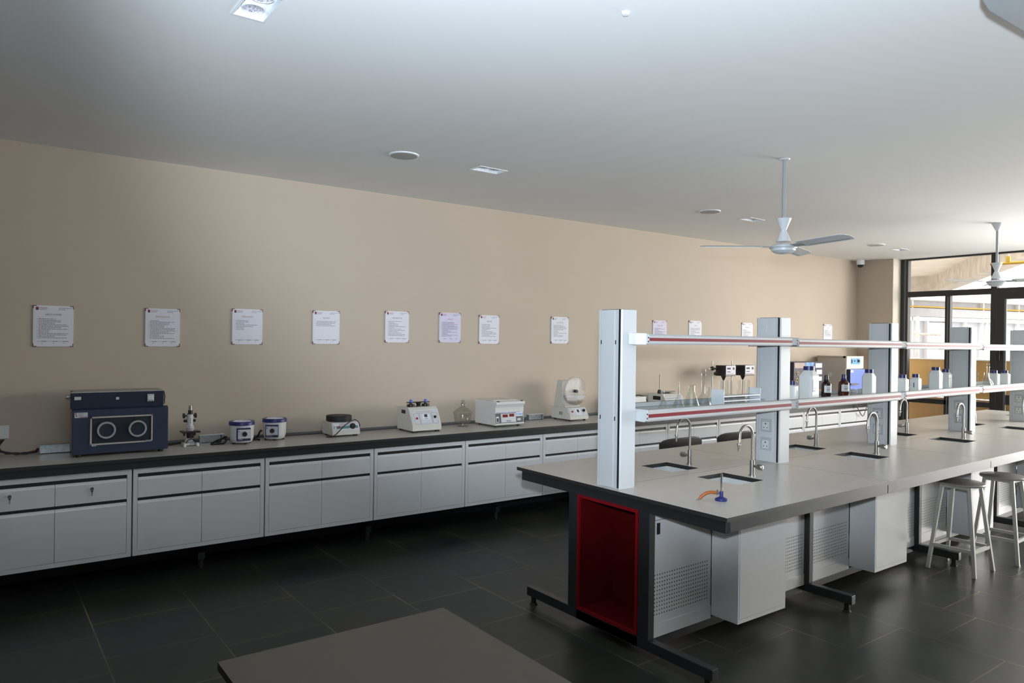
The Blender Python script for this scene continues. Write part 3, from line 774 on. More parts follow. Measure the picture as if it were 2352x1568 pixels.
def bottle(name_lab, x, y, hw, h, capr, print_=None, rz=0.0, group='white plastic bottles on the lower shelf'):
    t = thing('plastic_bottle', name_lab, 'bottle', (x, gy(x, y), ST), rz, group)
    c = hw*0.28; caph = 0.029; sh = h*0.72; nk = h-caph
    MB().loft([(hw*0.93, hw*0.93, c, 0), (hw, hw, c, h*0.02), (hw, hw, c, sh), (hw*0.94, hw*0.94, c*1.1, sh+h*0.03), (capr*0.95, capr*0.95, capr*0.5, nk-h*0.01), (capr*0.9, capr*0.9, capr*0.5, nk)]).build('bottle_body', 'bottle_white', t, bevel=hw*0.05)
    MB().ring((0,0,nk-0.002), (0,0,h), capr, capr*0.97, 24).ring((0,0,nk+caph*0.55), (0,0,nk+caph*0.62), capr*1.02, capr*1.02, 24).build('cap', 'cap_navy', t)
    if print_:
        pm = MB()
        if print_ == 'big':
            pm.box(-hw*0.72, -hw*0.62, -hw-0.001, -hw, h*0.24, h*0.62)
            pm.box(-hw*0.52, hw*0.1, -hw-0.001, -hw, h*0.335, h*0.345).box(-hw*0.52, -hw*0.1, -hw-0.001, -hw, h*0.265, h*0.285)
        elif print_ == 'bar':
            pm.box(hw*0.2, hw*0.32, -hw-0.001, -hw, h*0.18, h*0.50)
        elif print_ == 'sidebar':
            pm.box(-hw-0.001, -hw, -hw*0.2, hw*0.0, h*0.25, h*0.52)
        else:
            for i in range(4): pm.box(-hw*0.6, hw*(0.2+0.1*(i % 2)), -hw-0.001, -hw, h*(0.30+0.08*i), h*(0.32+0.08*i))
        pm.build('print', 'bottle_print' if print_ != 'lines' else 'ink_grey', t)
    return t
bottle('small white bottle with navy cap half hidden by the second pillar', 4.975, 3.12, 0.034, 0.146, 0.021, 'bar')
bottle('largest white bottle with navy cap and a dark vertical print bar', 5.165, 3.10, 0.059, 0.255, 0.041, 'big')
bottle('medium white bottle with navy cap in front of the third pillar', 6.085, 3.09, 0.044, 0.219, 0.033, None)
bottle('short white bottle with navy cap overlapping the window jamb, right of the third pillar', 6.72, 3.10, 0.041, 0.162, 0.030, None)
bottle('short white bottle with navy cap and a small side bar before the ochre board', 7.0, 3.11, 0.040, 0.161, 0.029, 'sidebar')
bottle('taller white bottle with navy cap before the ochre board', 7.40, 3.10, 0.048, 0.221, 0.036, None)
bottle('white bottle with printed grey lines and navy cap tucked behind the taller one', 7.80, 3.17, 0.046, 0.193, 0.034, 'lines')
bottle('white bottle with navy cap left of the last two beyond the fourth pillar', 9.02, 3.16, 0.045, 0.163, 0.031, None)
bottle('white bottle with navy cap and grey lines beside the fifth pillar', 9.33, 3.16, 0.045, 0.158, 0.032, 'lines')
def amber(label, x, y, h, r, capm, bodym, lit):
    t = thing('reagent_bottle', label, 'bottle', (x, gy(x, y), ST), 0, 'brown glass reagent bottles on the lower shelf')
    MB().lathe([(0.001, 0), (r*0.94, 0), (r, 0.005), (r, h*0.60), (r*0.86, h*0.67), (r*0.48, h*0.74), (r*0.42, h*0.78)], n=28).build('bottle_body', bodym, t)
    MB().lathe([(r*0.5, h*0.74), (r*0.56, h*0.76), (r*0.5, h*0.80), (r*0.42, h*0.82), (r*0.38, h*0.985), (r*0.30, h), (0.001, h)], n=20).build('cap', capm, t)
    lb = MB(); a0, a1 = -PI*0.96, -PI*0.12; rr = r*1.012
    for i in range(18):
        p, q = a0+(a1-a0)*i/18, a0+(a1-a0)*(i+1)/18
        lb.quad((rr*math.cos(p), rr*math.sin(p), h*0.26), (rr*math.cos(q), rr*math.sin(q), h*0.26), (rr*math.cos(q), rr*math.sin(q), h*0.555), (rr*math.cos(p), rr*math.sin(p), h*0.555))
    lo = lb.build('label', 'label_white', t, fix=False)
    pm = MB()
    for j in range(4):
        z = h*(0.31+0.055*j); ang = math.radians(-118)
        Mx = Matrix.Rotation(ang+PI/2, 4, 'Z')
        s0 = len(pm.v); pm.box(-r*0.55, r*(0.1+0.12*(j % 3)), -rr*1.008, -rr*1.0, z, z+h*(0.028 if j == 1 else 0.012)); pm.xf(Mx, s0)
    pm.build('label_print', 'ink_grey', lo)
amber('dark brown glass bottle with black cap and white label on the lower shelf', 5.385, 3.08, 0.184, 0.0375, 'black_plastic', 'amber_dark', 0)
amber('brown glass bottle with blue cap and white label on the lower shelf', 5.67, 3.09, 0.184, 0.042, 'cap_navy', 'amber_glass', 1)
t = tag(MB().lathe([(0.001,0),(0.03,0),(0.012,0.008),(0.012,0.14),(0.015,0.145)], n=18).build('measuring_cylinder', 'clear_glass'), 'slim clear measuring cylinder on the shelf right of the fourth pillar', 'cylinder'); t.location = (8.44, gy(8.44, 3.12), ST)
conical('clear glass conical flask on the shelf at the joint beyond the fourth pillar', 8.55, 3.07, 1.1)
volumetric('long necked clear flask left of the last two white bottles', 8.77, 3.13, 1.02)

# ------------------------------------------------------------------ burner
bb = thing('bunsen_burner', 'blue based bunsen burner with short orange hose on the island worktop', 'burner', (3.27, 2.497, 0.9), 0.0)
MB().lathe([(0.001, 0), (0.033, 0), (0.0345, 0.004), (0.0335, 0.010), (0.016, 0.019), (0.0105, 0.022), (0.0105, 0.050), (0.001, 0.050)], n=28).build('base', 'blue_plastic', bb)
MB().cyl((0,0,0.05), (0,0,0.058), 0.0065, 14).cyl((0,0,0.058), (0,0,0.145), 0.0055, 14).build('burner_tube', 'chrome', bb)
k_ = MB().cyl((-0.010, 0.006, 0.043), (-0.026, 0.016, 0.043), 0.006, 12).cyl((-0.02, 0.012, 0.030), (-0.02, 0.012, 0.058), 0.0045, 10).build('gas_valve', 'chrome', bb)
hs = [(-0.026, 0.016, 0.043), (-0.05, 0.03, 0.046), (-0.07, 0.045, 0.041), (-0.09, 0.058, 0.026), (-0.102, 0.065, 0.010)]
MB().tube(hs, 0.0085, 12).build('hose', 'hose_orange', bb)
MB().ring((-0.102, 0.065, 0.010), (-0.120, 0.074, 0.004), 0.005, 0.002, 10).build('hose_nozzle', 'steel_brushed', bb)

# ------------------------------------------------------------------ bench equipment
def rlabel(mb, x0, x1, z0, z1, y, n, h=0.002):
    for i in range(n):
        z = z1-(z1-z0)*(i+0.5)/n; x = x0
        e = x0+(x1-x0)*random.uniform(0.45, 1.0)
        while x < e:
            w = min(random.uniform(0.004, 0.013), e-x); mb.box(x, x+w, y-0.0004, y, z-h/2, z+h/2); x += w+0.0022
    return mb
# glove chamber
ch = thing('glove_chamber', 'navy blue glove box chamber with two round hand ports on the wall bench', 'laboratory chamber', (0.86, 5.85, 0.9))
MB().box(-0.292, 0.285, 0.05, 0.30, 0.018, 0.452).build('housing', 'box_grey', ch, bevel=0.003)
MB().prism([(0.0, 0.018), (0.0, 0.325), (0.028, 0.336), (0.052, 0.336), (0.052, 0.018)], 'x', -0.304, 0.306).build('front_panel', 'navy_paint', ch, bevel=0.002)
MB().prism([(0.030, 0.336), (0.022, 0.446), (0.052, 0.448), (0.052, 0.336)], 'x', -0.314, 0.279).build('head_panel', 'navy_dark', ch, bevel=0.002)
MB().box(-0.314, 0.279, 0.020, 0.052, 0.447, 0.451).build('top_trim', 'frame_beige', ch)
wz0, wz1, wx0, wx1 = 0.080, 0.278, -0.198, 0.200
fm = MB()
fm.box(wx0, wx0+0.010, -0.010, 0.0, wz0, wz1-0.012); fm.box(wx1-0.010, wx1, -0.010, 0.0, wz0+0.006, wz1); fm.box(wx0+0.012, wx1, -0.010, 0, wz1-0.010, wz1); fm.box(wx0, wx1-0.04, -0.010, 0, wz0, wz0+0.010)
wf = fm.build('window_frame', 'frame_beige', ch, bevel=0.001)
MB().quad((wx0+0.01, -0.001, wz0+0.01), (wx1-0.01, -0.001, wz0+0.01), (wx1-0.01, -0.001, wz1-0.01), (wx0+0.01, -0.001, wz1-0.01)).build('window_back', 'chamber_inside', ch, fix=False)
MB().quad((wx0+0.01, -0.006, wz0+0.01), (wx1-0.01, -0.006, wz0+0.01), (wx1-0.01, -0.006, wz1-0.01), (wx0+0.01, -0.006, wz1-0.01)).build('window_pane', 'smoky_glass', wf, fix=False)
for x in (-0.098, 0.101):
    MB().lathe([(0.047, -0.010), (0.047, -0.020), (0.059, -0.020), (0.060, -0.016), (0.060, -0.008)], (x, 0, 0.181), 36, axis='y').build('port_ring', 'port_grey', ch)
    MB().disc((x, -0.0095, 0.181), 0.047, 'y', 32).build('port_cover', 'navy_dark', ch, fix=False)
MB().prism([(0.055, 0.165), (0.085, 0.165), (0.125, 0.265), (0.085, 0.265)], 'y', -0.0098, -0.0096).build('glove', 'rubber_black', ch)
MB().box(-0.292, -0.252, 0.018, 0.027, 0.398, 0.420).build('name_plate', 'label_white', ch)
MB().box(-0.036, -0.016, 0.018, 0.027, 0.392, 0.410).build('emblem', 'label_white', ch)
sp = MB().box(0.168, 0.212, 0.016, 0.026, 0.372, 0.425).build('switch_plate', 'label_white', ch, bevel=0.002)
MB().box(0.173, 0.189, 0.012, 0.016, 0.385, 0.412).box(0.191, 0.207, 0.012, 0.016, 0.385, 0.412).build('rocker_switch', 'plastic_white', sp)
MB().box(0.172, 0.208, 0.0115, 0.016, 0.380, 0.3815).cyl((0.178, 0.017, 0.376), (0.178, 0.0145, 0.376), 0.0025, 8).cyl((0.202, 0.017, 0.376), (0.202, 0.0145, 0.376), 0.0025, 8).cyl((0.178, 0.017, 0.419), (0.178, 0.0145, 0.419), 0.0025, 8).cyl((0.202, 0.017, 0.419), (0.202, 0.0145, 0.419), 0.0025, 8).build('screw', 'ink_grey', sp)
stk = MB().box(-0.292, -0.213, -0.001, 0.0, 0.275, 0.311).build('sticker', 'label_white', ch)
q = MB(); q.box(-0.288, -0.280, -0.0016, -0.001, 0.298, 0.308); q.box(-0.287, -0.276, -0.0016, -0.001, 0.285, 0.293); q.box(-0.262, -0.216, -0.0016, -0.001, 0.277, 0.281); q.build('sticker_print', 'logo_red', stk)
rlabel(MB(), -0.270, -0.216, 0.283, 0.309, -0.001, 4).build('sticker_text', 'ink_grey', stk)
MB().box(-0.188, -0.160, -0.013, -0.002, wz0-0.008, wz0+0.004).box(0.155, 0.19, -0.013, -0.002, wz0+0.002, wz0+0.014).build('latch', 'zinc', ch)
MB().cyl((-0.19, -0.002, 0.286), (-0.19, -0.012, 0.286), 0.007, 10).cyl((0.168, -0.002, 0.288), (0.168, -0.01, 0.288), 0.006, 10).build('frame_knob', 'blue_plastic', ch)
for x in (-0.265, 0.262):
    for y in (0.02, 0.26): MB().ring((x, y, 0), (x, y, 0.018), 0.018, 0.02, 14).build('foot', 'rubber_black', ch)
MB().cyl((-0.292, 0.10, 0.415), (-0.318, 0.10, 0.415), 0.008, 12).cyl((-0.318, 0.10, 0.415), (-0.335, 0.10, 0.415), 0.013, 12).build('side_valve', 'zinc', ch)
MB().tube([(0.285, 0.12, 0.43), (0.298, 0.12, 0.435), (0.304, 0.12, 0.40), (0.302, 0.13, 0.34)], 0.004, 8).build('power_cable', 'rubber_black', ch)
tag(MB().tube([(1.17, 6.16, 1.02), (1.185, 6.15, 0.96), (1.19, 6.14, 0.915), (1.21, 6.12, 0.908), (1.25, 6.14, 0.907), (1.32, 6.18, 0.908), (1.40, 6.20, 0.908)], 0.0055, 8).build('power_cord', 'rubber_black'), 'black power cord on the bench between the blue chamber and the microscope', 'cord')

# galvanised socket boxes
def tin_box(label, x0, x1, y0, lid):
    t = thing('socket_box', label, 'box', ((x0+x1)/2, y0, 0.9), 0, 'galvanised boxes on the wall bench')
    w = (x1-x0)/2
    MB().box(-w, w, 0, 0.05, 0.004, 0.058).build('box_body', 'zinc', t, bevel=0.002)
    MB().box(-w-0.006, w+0.004, -0.008, 0.054, 0.058, 0.063).build('box_lid', lid, t, bevel=0.001)
    q = MB()
    for i in range(4): q.disc((-w+0.03+0.032*i, -0.0006, 0.016), 0.003, 'y', 8)
    q.build('punched_hole', 'plastic_white', t, fix=False)
    MB().box(w-0.03, w-0.024, -0.004, 0.0, 0.0, 0.06).build('strap', 'strip_black', t)
tin_box('long galvanised metal box left of the blue chamber', 0.384, 0.60, 6.145, 'zinc')
tin_box('galvanised metal box with white lid between microscope and the first heating pot', 1.46, 1.648, 6.145, 'plastic_white')
tin_box('galvanised metal box with white lid right of the centrifuge', 4.78, 4.98, 6.145, 'plastic_white')
# wall switch
ws = thing('switch_plate', 'white switch plate on the wall at the left edge', 'switch', (0.135, W, 1.06))
MB().box(-0.075, 0.075, -0.012, 0, -0.047, 0.047).build('cover', 'plastic_white', ws, bevel=0.003)
MB().box(-0.045, 0.0, -0.016, -0.012, -0.03, 0.03).box(0.003, 0.05, -0.016, -0.012, -0.03, 0.03).build('switch_key', 'plastic_white', ws, bevel=0.002)
wr = thing('wire_bundle', 'loose bundle of dark wires from the switch plate to the metal box', 'cable', (0.2, 6.21, 0.9))
base = [(-0.06, 0, 0.105), (-0.055, -0.01, 0.06), (-0.045, -0.02, 0.035), (-0.01, -0.03, 0.022), (0.05, -0.04, 0.012), (0.10, -0.03, 0.01), (0.16, -0.01, 0.014), (0.184, 0, 0.03)]
for j, mname in enumerate(['wire_green', 'rubber_black', 'wire_red', 'rubber_black', 'wire_green']):
    pts = [(x+0.006*math.sin(j*2+i*1.3), y+0.004*math.cos(j+i*2.1), max(0.004, z+0.007*math.sin(j*1.7+i*1.9))) for i, (x, y, z) in enumerate(base)]
    pts[0] = (base[0][0]+0.010*j, 0, 0.113)
    MB().tube(pts, 0.0038, 8).build('wire', mname, wr)

# microscope
ms = thing('microscope', 'small white and black student microscope on the wall bench', 'microscope', (1.365, 6.055, 0.9))
mb = MB().prism([(-0.058, -0.05), (-0.040, -0.055), (-0.03, -0.02), (0.03, -0.02), (0.040, -0.055), (0.058, -0.05), (0.052, 0.06), (-0.052, 0.06)], 'z', 0.003, 0.022)
mb.prism([(-0.03, 0.022), (0.03, 0.022), (0.022, 0.09), (-0.022, 0.09)], 'y', 0.02, 0.05)
mb.build('base', 'white_metal', ms, bevel=0.004)
for x in (-0.047, 0.047): MB().ring((x, -0.045, 0), (x, -0.045, 0.026), 0.012, 0.010, 14).build('foot', 'plastic_white', ms)
MB().tube([(-0.036, -0.03, 0.022), (-0.025, -0.035, 0.045), (0.0, -0.036, 0.056), (0.025, -0.035, 0.045), (0.036, -0.03, 0.022)], 0.004, 8).build('mirror_arc', 'rubber_black', ms)
MB().box(-0.066, 0.066, -0.055, 0.05, 0.104, 0.116).build('stage', 'black_plastic', ms, bevel=0.003)
MB().ring((0, -0.005, 0.06), (0, -0.005, 0.104), 0.024, 0.030, 18).build('condenser', 'black_plastic', ms)
MB().box(-0.05, -0.03, -0.05, 0.0, 0.116, 0.120).box(0.03, 0.05, -0.05, 0.0, 0.116, 0.120).build('stage_clip', 'chrome', ms)
MB().ring((0, 0, 0.116), (0, 0, 0.14), 0.028, 0.032, 18).ring((0, 0, 0.14), (0, 0, 0.158), 0.032, 0.024, 18).build('nosepiece', 'lamp_reflector', ms)
MB().box(-0.02, 0.02, 0.03, 0.055, 0.10, 0.24).build('arm', 'white_metal', ms, bevel=0.004)
MB().cyl((0, 0, 0.158), (0, 0, 0.245), 0.0205, 20).build('body_tube', 'white_metal', ms)
rlabel(MB(), -0.008, 0.010, 0.175, 0.215, -0.0205, 4, 0.003).build('body_print', 'ink_dark', ms)
MB().ring((0, 0, 0.245), (0, 0, 0.250), 0.022, 0.022, 20).cyl((0, 0, 0.25), (0, 0, 0.276), 0.0165, 20).build('collar', 'black_plastic', ms)
MB().cyl((0, 0, 0.276), (0, 0, 0.312), 0.0135, 20).build('eyepiece', 'chrome', ms)
for s in (-1, 1):
    MB().cyl((s*0.02, 0.02, 0.232), (s*0.036, 0.02, 0.232), 0.005, 10).cyl((s*0.036, 0.02, 0.232), (s*0.049, 0.02, 0.232), 0.020, 20).build('focus_knob', 'black_plastic', ms)
    MB().cyl((s*0.02, 0.02, 0.192), (s*0.043, 0.02, 0.192), 0.010, 16).build('fine_knob', 'black_plastic', ms)
    MB().cyl((s*0.034, 0.02, 0.085), (s*0.044, 0.02, 0.085), 0.010, 12).build('stage_knob', 'black_plastic', ms)

# heating mantles
def mantle(label, x, y, rz, both):
    t = thing('heating_mantle', label, 'heater', (x, y, 0.9), rz, 'round heating mantles on the wall bench')
    MB().lathe([(0.001, 0.010), (0.070, 0.010), (0.082, 0.020), (0.091, 0.05), (0.094, 0.15)], n=40).build('body', 'white_metal', t)
    MB().lathe([(0.094, 0.148), (0.098, 0.150), (0.098, 0.172), (0.094, 0.178), (0.080, 0.178), (0.074, 0.172)], n=40).build('rim', 'blue_plastic', t)
    MB().lathe([(0.076, 0.174), (0.062, 0.180), (0.045, 0.172), (0.02, 0.155), (0.001, 0.15)], n=32).build('heating_nest', 'paper_white', t)
    pb = MB().box(-0.052, 0.052, -0.100, -0.07, 0.030, 0.132).build('control_box', 'blue_plastic', t, bevel=0.003)
    MB().box(-0.044, 0.050, -0.102, -0.100, 0.048, 0.120).build('control_plate', 'panel_print', pb)
    MB().box(-0.044, 0.050, -0.1022, -0.100, 0.036, 0.049).box(-0.044, 0.050, -0.1022, -0.100, 0.120, 0.126).build('plate_band', 'navy_dark', pb)
    rlabel(MB(), -0.040, 0.02, 0.037, 0.048, -0.1023, 2).build('plate_text', 'label_white', pb)
    MB().lathe([(0.019, -0.102), (0.019, -0.112), (0.016, -0.118), (0.001, -0.118)], (0.006, 0, 0.084), 20, axis='y').build('knob', 'black_plastic', t)
    MB().cyl((-0.036, -0.101, 0.106), (-0.036, -0.106, 0.106), 0.004, 10).build('pilot_lamp', 'black_plastic', t)
    for a in (0.3, 1.9, 3.5, 5.0): MB().ring((0.066*math.cos(a), 0.066*math.sin(a), 0), (0.066*math.cos(a), 0.066*math.sin(a), 0.011), 0.012, 0.012, 10).build('foot', 'rubber_black', t)
mantle('white heating mantle with navy rim nearer the microscope, cord coiled at its left', 1.738, 5.985, -0.12, True)
mantle('white heating mantle with navy rim nearer the hot plate', 2.03, 6.07, -0.55, True)
tag(MB().tube([(1.635, 6.02, 0.95), (1.62, 6.03, 0.955), (1.60, 6.05, 0.935), (1.57, 6.04, 0.912), (1.59, 5.98, 0.908), (1.61, 5.98, 0.915), (1.622, 5.99, 0.93), (1.62, 6.03, 0.945), (1.57, 6.06, 0.925), (1.52, 6.03, 0.908), (1.505, 6.0, 0.907), (1.56, 5.985, 0.907), (1.60, 5.98, 0.908), (1.55, 6.02, 0.912)], 0.007, 8).build('coiled_cord', 'rubber_black'), 'coil of thick black cord left of the nearer heating mantle', 'cord')
tag(MB().tube([(1.922, 6.06, 0.975), (1.915, 6.06, 0.985), (1.905, 6.07, 0.965), (1.90, 6.09, 0.935), (1.87, 6.11, 0.915), (1.90, 6.05, 0.908), (1.87, 6.06, 0.912), (1.83, 6.09, 0.91)], 0.007, 8).build('coiled_cord', 'rubber_black'), 'black cord bunched between the two heating mantles', 'cord')

# hot plate
hp = thing('hot_plate', 'cream hot plate with a thick black disc on top', 'hot plate', (2.61, 5.93, 0.9))
MB().prism([(0.0, 0.014), (0.0, 0.048), (0.030, 0.120), (0.05, 0.126), (0.23, 0.126), (0.235, 0.014)], 'x', -0.126, 0.126).build('housing', 'cream_metal', hp, bevel=0.003)
MB().lathe([(0.001, 0.130), (0.106, 0.130), (0.110, 0.134), (0.110, 0.172), (0.106, 0.176), (0.001, 0.176)], (-0.02, 0.12, 0), 40).build('plate_disc', 'rubber_black', hp)
Ms = Matrix.Translation((0, 0.0, 0.048)) @ Matrix.Rotation(math.atan2(-0.030, 0.072), 4, 'X')
fp = MB().box(-0.118, 0.118, -0.0025, -0.0005, 0.002, 0.072).xf(Ms).build('control_plate', 'panel_print', hp)
MB().box(-0.112, 0.112, -0.0032, -0.0025, 0.022, 0.044).xf(Ms).build('teal_band', 'teal_print', fp)
m_ = MB(); text(m_, 'HOT PLATE', -0.055, -0.0034, 0.052, 0.008); m_.xf(Ms).build('lettering', 'ink_red', fp)
MB().box(-0.108, -0.062, -0.0034, -0.0025, 0.050, 0.070).xf(Ms).build('sticker', 'paper_white', fp)
MB().cyl((-0.066, -0.003, 0.038), (-0.066, -0.010, 0.038), 0.009, 14).xf(Ms).build('pilot_lamp', 'red_button', hp)
MB().box(-0.105, -0.09, -0.0045, -0.003, 0.022, 0.040).xf(Ms).build('switch', 'plastic_white', hp)
MB().lathe([(0.026, -0.003), (0.026, -0.010), (0.020, -0.022), (0.001, -0.022)], (0.062, 0, 0.040), 22, axis='y').xf(Ms).build('knob', 'black_plastic', hp)
for x in (-0.095, 0.095):
    for y in (0.03, 0.2): MB().box(x-0.014, x+0.014, y-0.014, y+0.014, 0, 0.014).build('foot', 'rubber_black', hp)
MB().tube([(-0.17, 0.03, 0.006), (-0.14, -0.012, 0.006), (-0.10, -0.018, 0.03), (-0.02, 0.0, 0.095), (0.04, 0.015, 0.128), (0.09, 0.03, 0.140), (0.118, 0.03, 0.125), (0.133, 0.02, 0.09), (0.135, 0.05, 0.04), (0.13, 0.2, 0.01)], 0.004, 8).build('power_cable', 'rubber_black', hp)

# bulk density apparatus (tapping machine)
bd_ = thing('tapping_machine', 'cream tapping machine with sloped panel and two blue topped black holders', 'laboratory machine', (3.354, 5.83, 0.9))
MB().prism([(0.0, 0.016), (0.0, 0.066), (0.075, 0.205), (0.10, 0.224), (0.30, 0.224), (0.30, 0.016)], 'x', -0.151, 0.151).build('housing', 'cream_metal', bd_, bevel=0.003)
Ms = Matrix.Translation((0, 0.0, 0.066)) @ Matrix.Rotation(math.atan2(-0.075, 0.139), 4, 'X')
fp = MB().box(-0.138, 0.140, -0.0025, -0.0005, 0.004, 0.150).xf(Ms).build('control_plate', 'panel_print', bd_)
m_ = MB(); text(m_, 'BULK DENSITY APPARATUS', 0.0, -0.003, 0.128, 0.008, 'CENTER', 0.17); m_.xf(Ms).build('lettering', 'ink_red', fp)
q = MB()
for x0_, x1_ in ((-0.118, -0.065), (-0.058, 0.062), (0.070, 0.125)):
    for a in (0.012, 0.116): q.box(x0_, x1_, -0.003, -0.0025, a, a+0.0015)
    q.box(x0_, x0_+0.0015, -0.003, -0.0025, 0.012, 0.117); q.box(x1_, x1_+0.0015, -0.003, -0.0025, 0.012, 0.117)
q.xf(Ms).build('border_line', 'ink_dark', fp)
MB().box(-0.030, 0.040, -0.0034, -0.0025, 0.055, 0.112).xf(Ms).build('display_plate', 'paper_white', fp)
MB().box(-0.010, 0.022, -0.004, -0.003, 0.078, 0.106).xf(Ms).build('display', 'ink_dark', fp)
MB().box(-0.010, -0.003, -0.0042, -0.003, 0.062, 0.068).box(0.003, 0.010, -0.0042, -0.003, 0.062, 0.068).box(0.016, 0.023, -0.0042, -0.003, 0.062, 0.068).xf(Ms).build('button', 'ink_dark', fp)
MB().cyl((-0.092, -0.002, 0.068), (-0.092, -0.010, 0.068), 0.0105, 16).xf(Ms).build('red_button', 'red_button', bd_)
MB().lathe([(0.013, -0.002), (0.013, -0.012), (0.009, -0.018), (0.001, -0.018)], (0.098, 0, 0.075), 16, axis='y').xf(Ms).build('knob', 'black_plastic', bd_)
MB().box(-0.1525, -0.151, 0.14, 0.215, 0.165, 0.198).build('side_vent', 'recess_black', bd_)
for x in (-0.12, 0.12):
    for y in (0.03, 0.27): MB().box(x-0.016, x+0.016, y-0.016, y+0.016, 0, 0.016).build('foot', 'rubber_black', bd_)
mh = MB().box(-0.118, 0.112, 0.15, 0.19, 0.262, 0.268).ring((0.0, 0.17, 0.224), (0.0, 0.17, 0.23), 0.026, 0.026, 16).ring((0.0, 0.17, 0.23), (0.0, 0.17, 0.262), 0.016, 0.026, 16).build('holder_bar', 'black_plastic', bd_)
for x in (-0.080, 0.075):
    MB().cyl((x, 0.17, 0.224), (x, 0.17, 0.246), 0.036, 20).cyl((x, 0.17, 0.246), (x, 0.17, 0.264), 0.014, 14).build('holder', 'black_plastic', bd_)
    MB().ring((x, 0.17, 0.262), (x, 0.17, 0.268), 0.024, 0.022, 16).ring((x, 0.17, 0.268), (x, 0.17, 0.290), 0.013, 0.013, 16).build('blue_knob', 'bright_blue', bd_)

# desiccator
ds = thing('desiccator', 'round clear glass desiccator with knobbed lid between tapping machine and centrifuge', 'desiccator', (3.885, 6.06, 0.9))
MB().lathe([(0.001, 0.0), (0.055, 0.0), (0.058, 0.012), (0.056, 0.03), (0.075, 0.048), (0.084, 0.07), (0.086, 0.115), (0.098, 0.124), (0.100, 0.130)], n=36).build('bowl', 'desiccator_glass', ds)
MB().lathe([(0.100, 0.132), (0.100, 0.138), (0.090, 0.142), (0.070, 0.162), (0.040, 0.185), (0.022, 0.195), (0.019, 0.205), (0.019, 0.228)], n=36).build('lid', 'desiccator_glass', ds)
MB().lathe([(0.017, 0.205), (0.012, 0.235), (0.020, 0.245), (0.016, 0.258), (0.001, 0.262)], n=18).cyl((0, 0, 0.236), (0.028, -0.006, 0.228), 0.005, 10).build('stopcock', 'clear_glass', ds)
MB().box(-0.006, 0.006, -0.0885, -0.087, 0.072, 0.09).build('mark', 'plastic_white', ds)

# centrifuge
cf = thing('centrifuge', 'white box centrifuge with two dark red displays on the wall bench', 'centrifuge', (4.263, 5.775, 0.9))
MB().prism([(0.02, 0.018), (0.02, 0.240), (0.05, 0.252), (0.375, 0.252), (0.375, 0.018)], 'x', -0.173, 0.173).build('housing', 'white_metal', cf, bevel=0.003)
MB().prism([(0.0, 0.248), (-0.002, 0.226), (0.012, 0.205), (0.02, 0.19), (0.02, 0.252)], 'x', -0.173, 0.173).build('front_lip', 'white_metal', cf)
MB().prism([(0.018, 0.190), (0.022, 0.138), (0.006, 0.030), (0.02, 0.018), (0.06, 0.018), (0.06, 0.19)], 'x', -0.172, 0.172).build('front_panel', 'white_metal', cf)
MB().box(-0.15, 0.15, 0.10, 0.36, 0.252, 0.260).build('lid', 'cream_metal', cf, bevel=0.003)
for x in (-0.155, 0.13): MB().box(x, x+0.02, 0.0, 0.02, 0.249, 0.256).build('lid_latch', 'rubber_black', cf)
Ms = Matrix.Translation((0, 0.008, 0.040)) @ Matrix.Rotation(math.atan2(-0.013, 0.094), 4, 'X')
fp = MB().box(-0.172, 0.166, -0.003, -0.001, 0.0, 0.098).xf(Ms).build('control_plate', 'conduit_grey', cf)
MB().box(-0.110, 0.072, -0.006, -0.003, 0.006, 0.092).xf(Ms).build('display_plate', 'panel_print', cf, bevel=0.002)
MB().box(-0.172, 0.14, -0.0045, -0.003, 0.098, 0.110).xf(Ms).build('title_band', 'paper_lilac', fp)
m_ = MB(); text(m_, 'RESEARCH CENTRIFUGE', -0.165, -0.0048, 0.1, 0.008, 'LEFT', 0.29); m_.xf(Ms).build('lettering', 'bottle_print', fp)
MB().box(-0.090, -0.028, -0.0075, -0.006, 0.056, 0.084).xf(Ms).build('display', 'red_display', cf)
MB().box(-0.010, 0.050, -0.0075, -0.006, 0.060, 0.087).xf(Ms).build('display', 'red_display', cf)
rlabel(MB(), -0.045, 0.03, 0.012, 0.028, -0.006, 2, 0.005).xf(Ms).build('key_print', 'ink_grey', cf)
MB().box(-0.168, -0.135, -0.006, -0.003, 0.010, 0.066).xf(Ms).build('switch_frame', 'plastic_white', cf, bevel=0.002)
MB().box(-0.162, -0.142, -0.009, -0.006, 0.016, 0.052).xf(Ms).build('rocker_switch', 'black_plastic', cf)
stk = MB().box(0.075, 0.158, -0.0055, -0.003, 0.060, 0.100).xf(Ms).build('sticker', 'paper_white', cf)
MB().torus((0.092, -0.006, 0.080), 0.009, 0.002, 'y', 16, 6).box(0.108, 0.150, -0.0062, -0.0055, 0.074, 0.086).xf(Ms).build('sticker_logo', 'panel_cyan', stk)
MB().box(0.088, 0.130, -0.0045, -0.003, 0.018, 0.040).xf(Ms).build('rating_plate', 'label_white', cf)
for x in (-0.14, 0.13):
    for y in (0.05, 0.33): MB().cyl((x, y, 0), (x, y, 0.018), 0.016, 14).build('foot', 'rubber_black', cf)
tag(MB().tube([(4.60, 6.13, 0.93), (4.66, 6.11, 0.93), (4.68, 6.10, 0.918), (4.65, 6.05, 0.907), (4.58, 6.05, 0.907)], 0.006, 8).build('power_cord', 'rubber_black'), 'short black cord end beside the right of the centrifuge', 'cord')

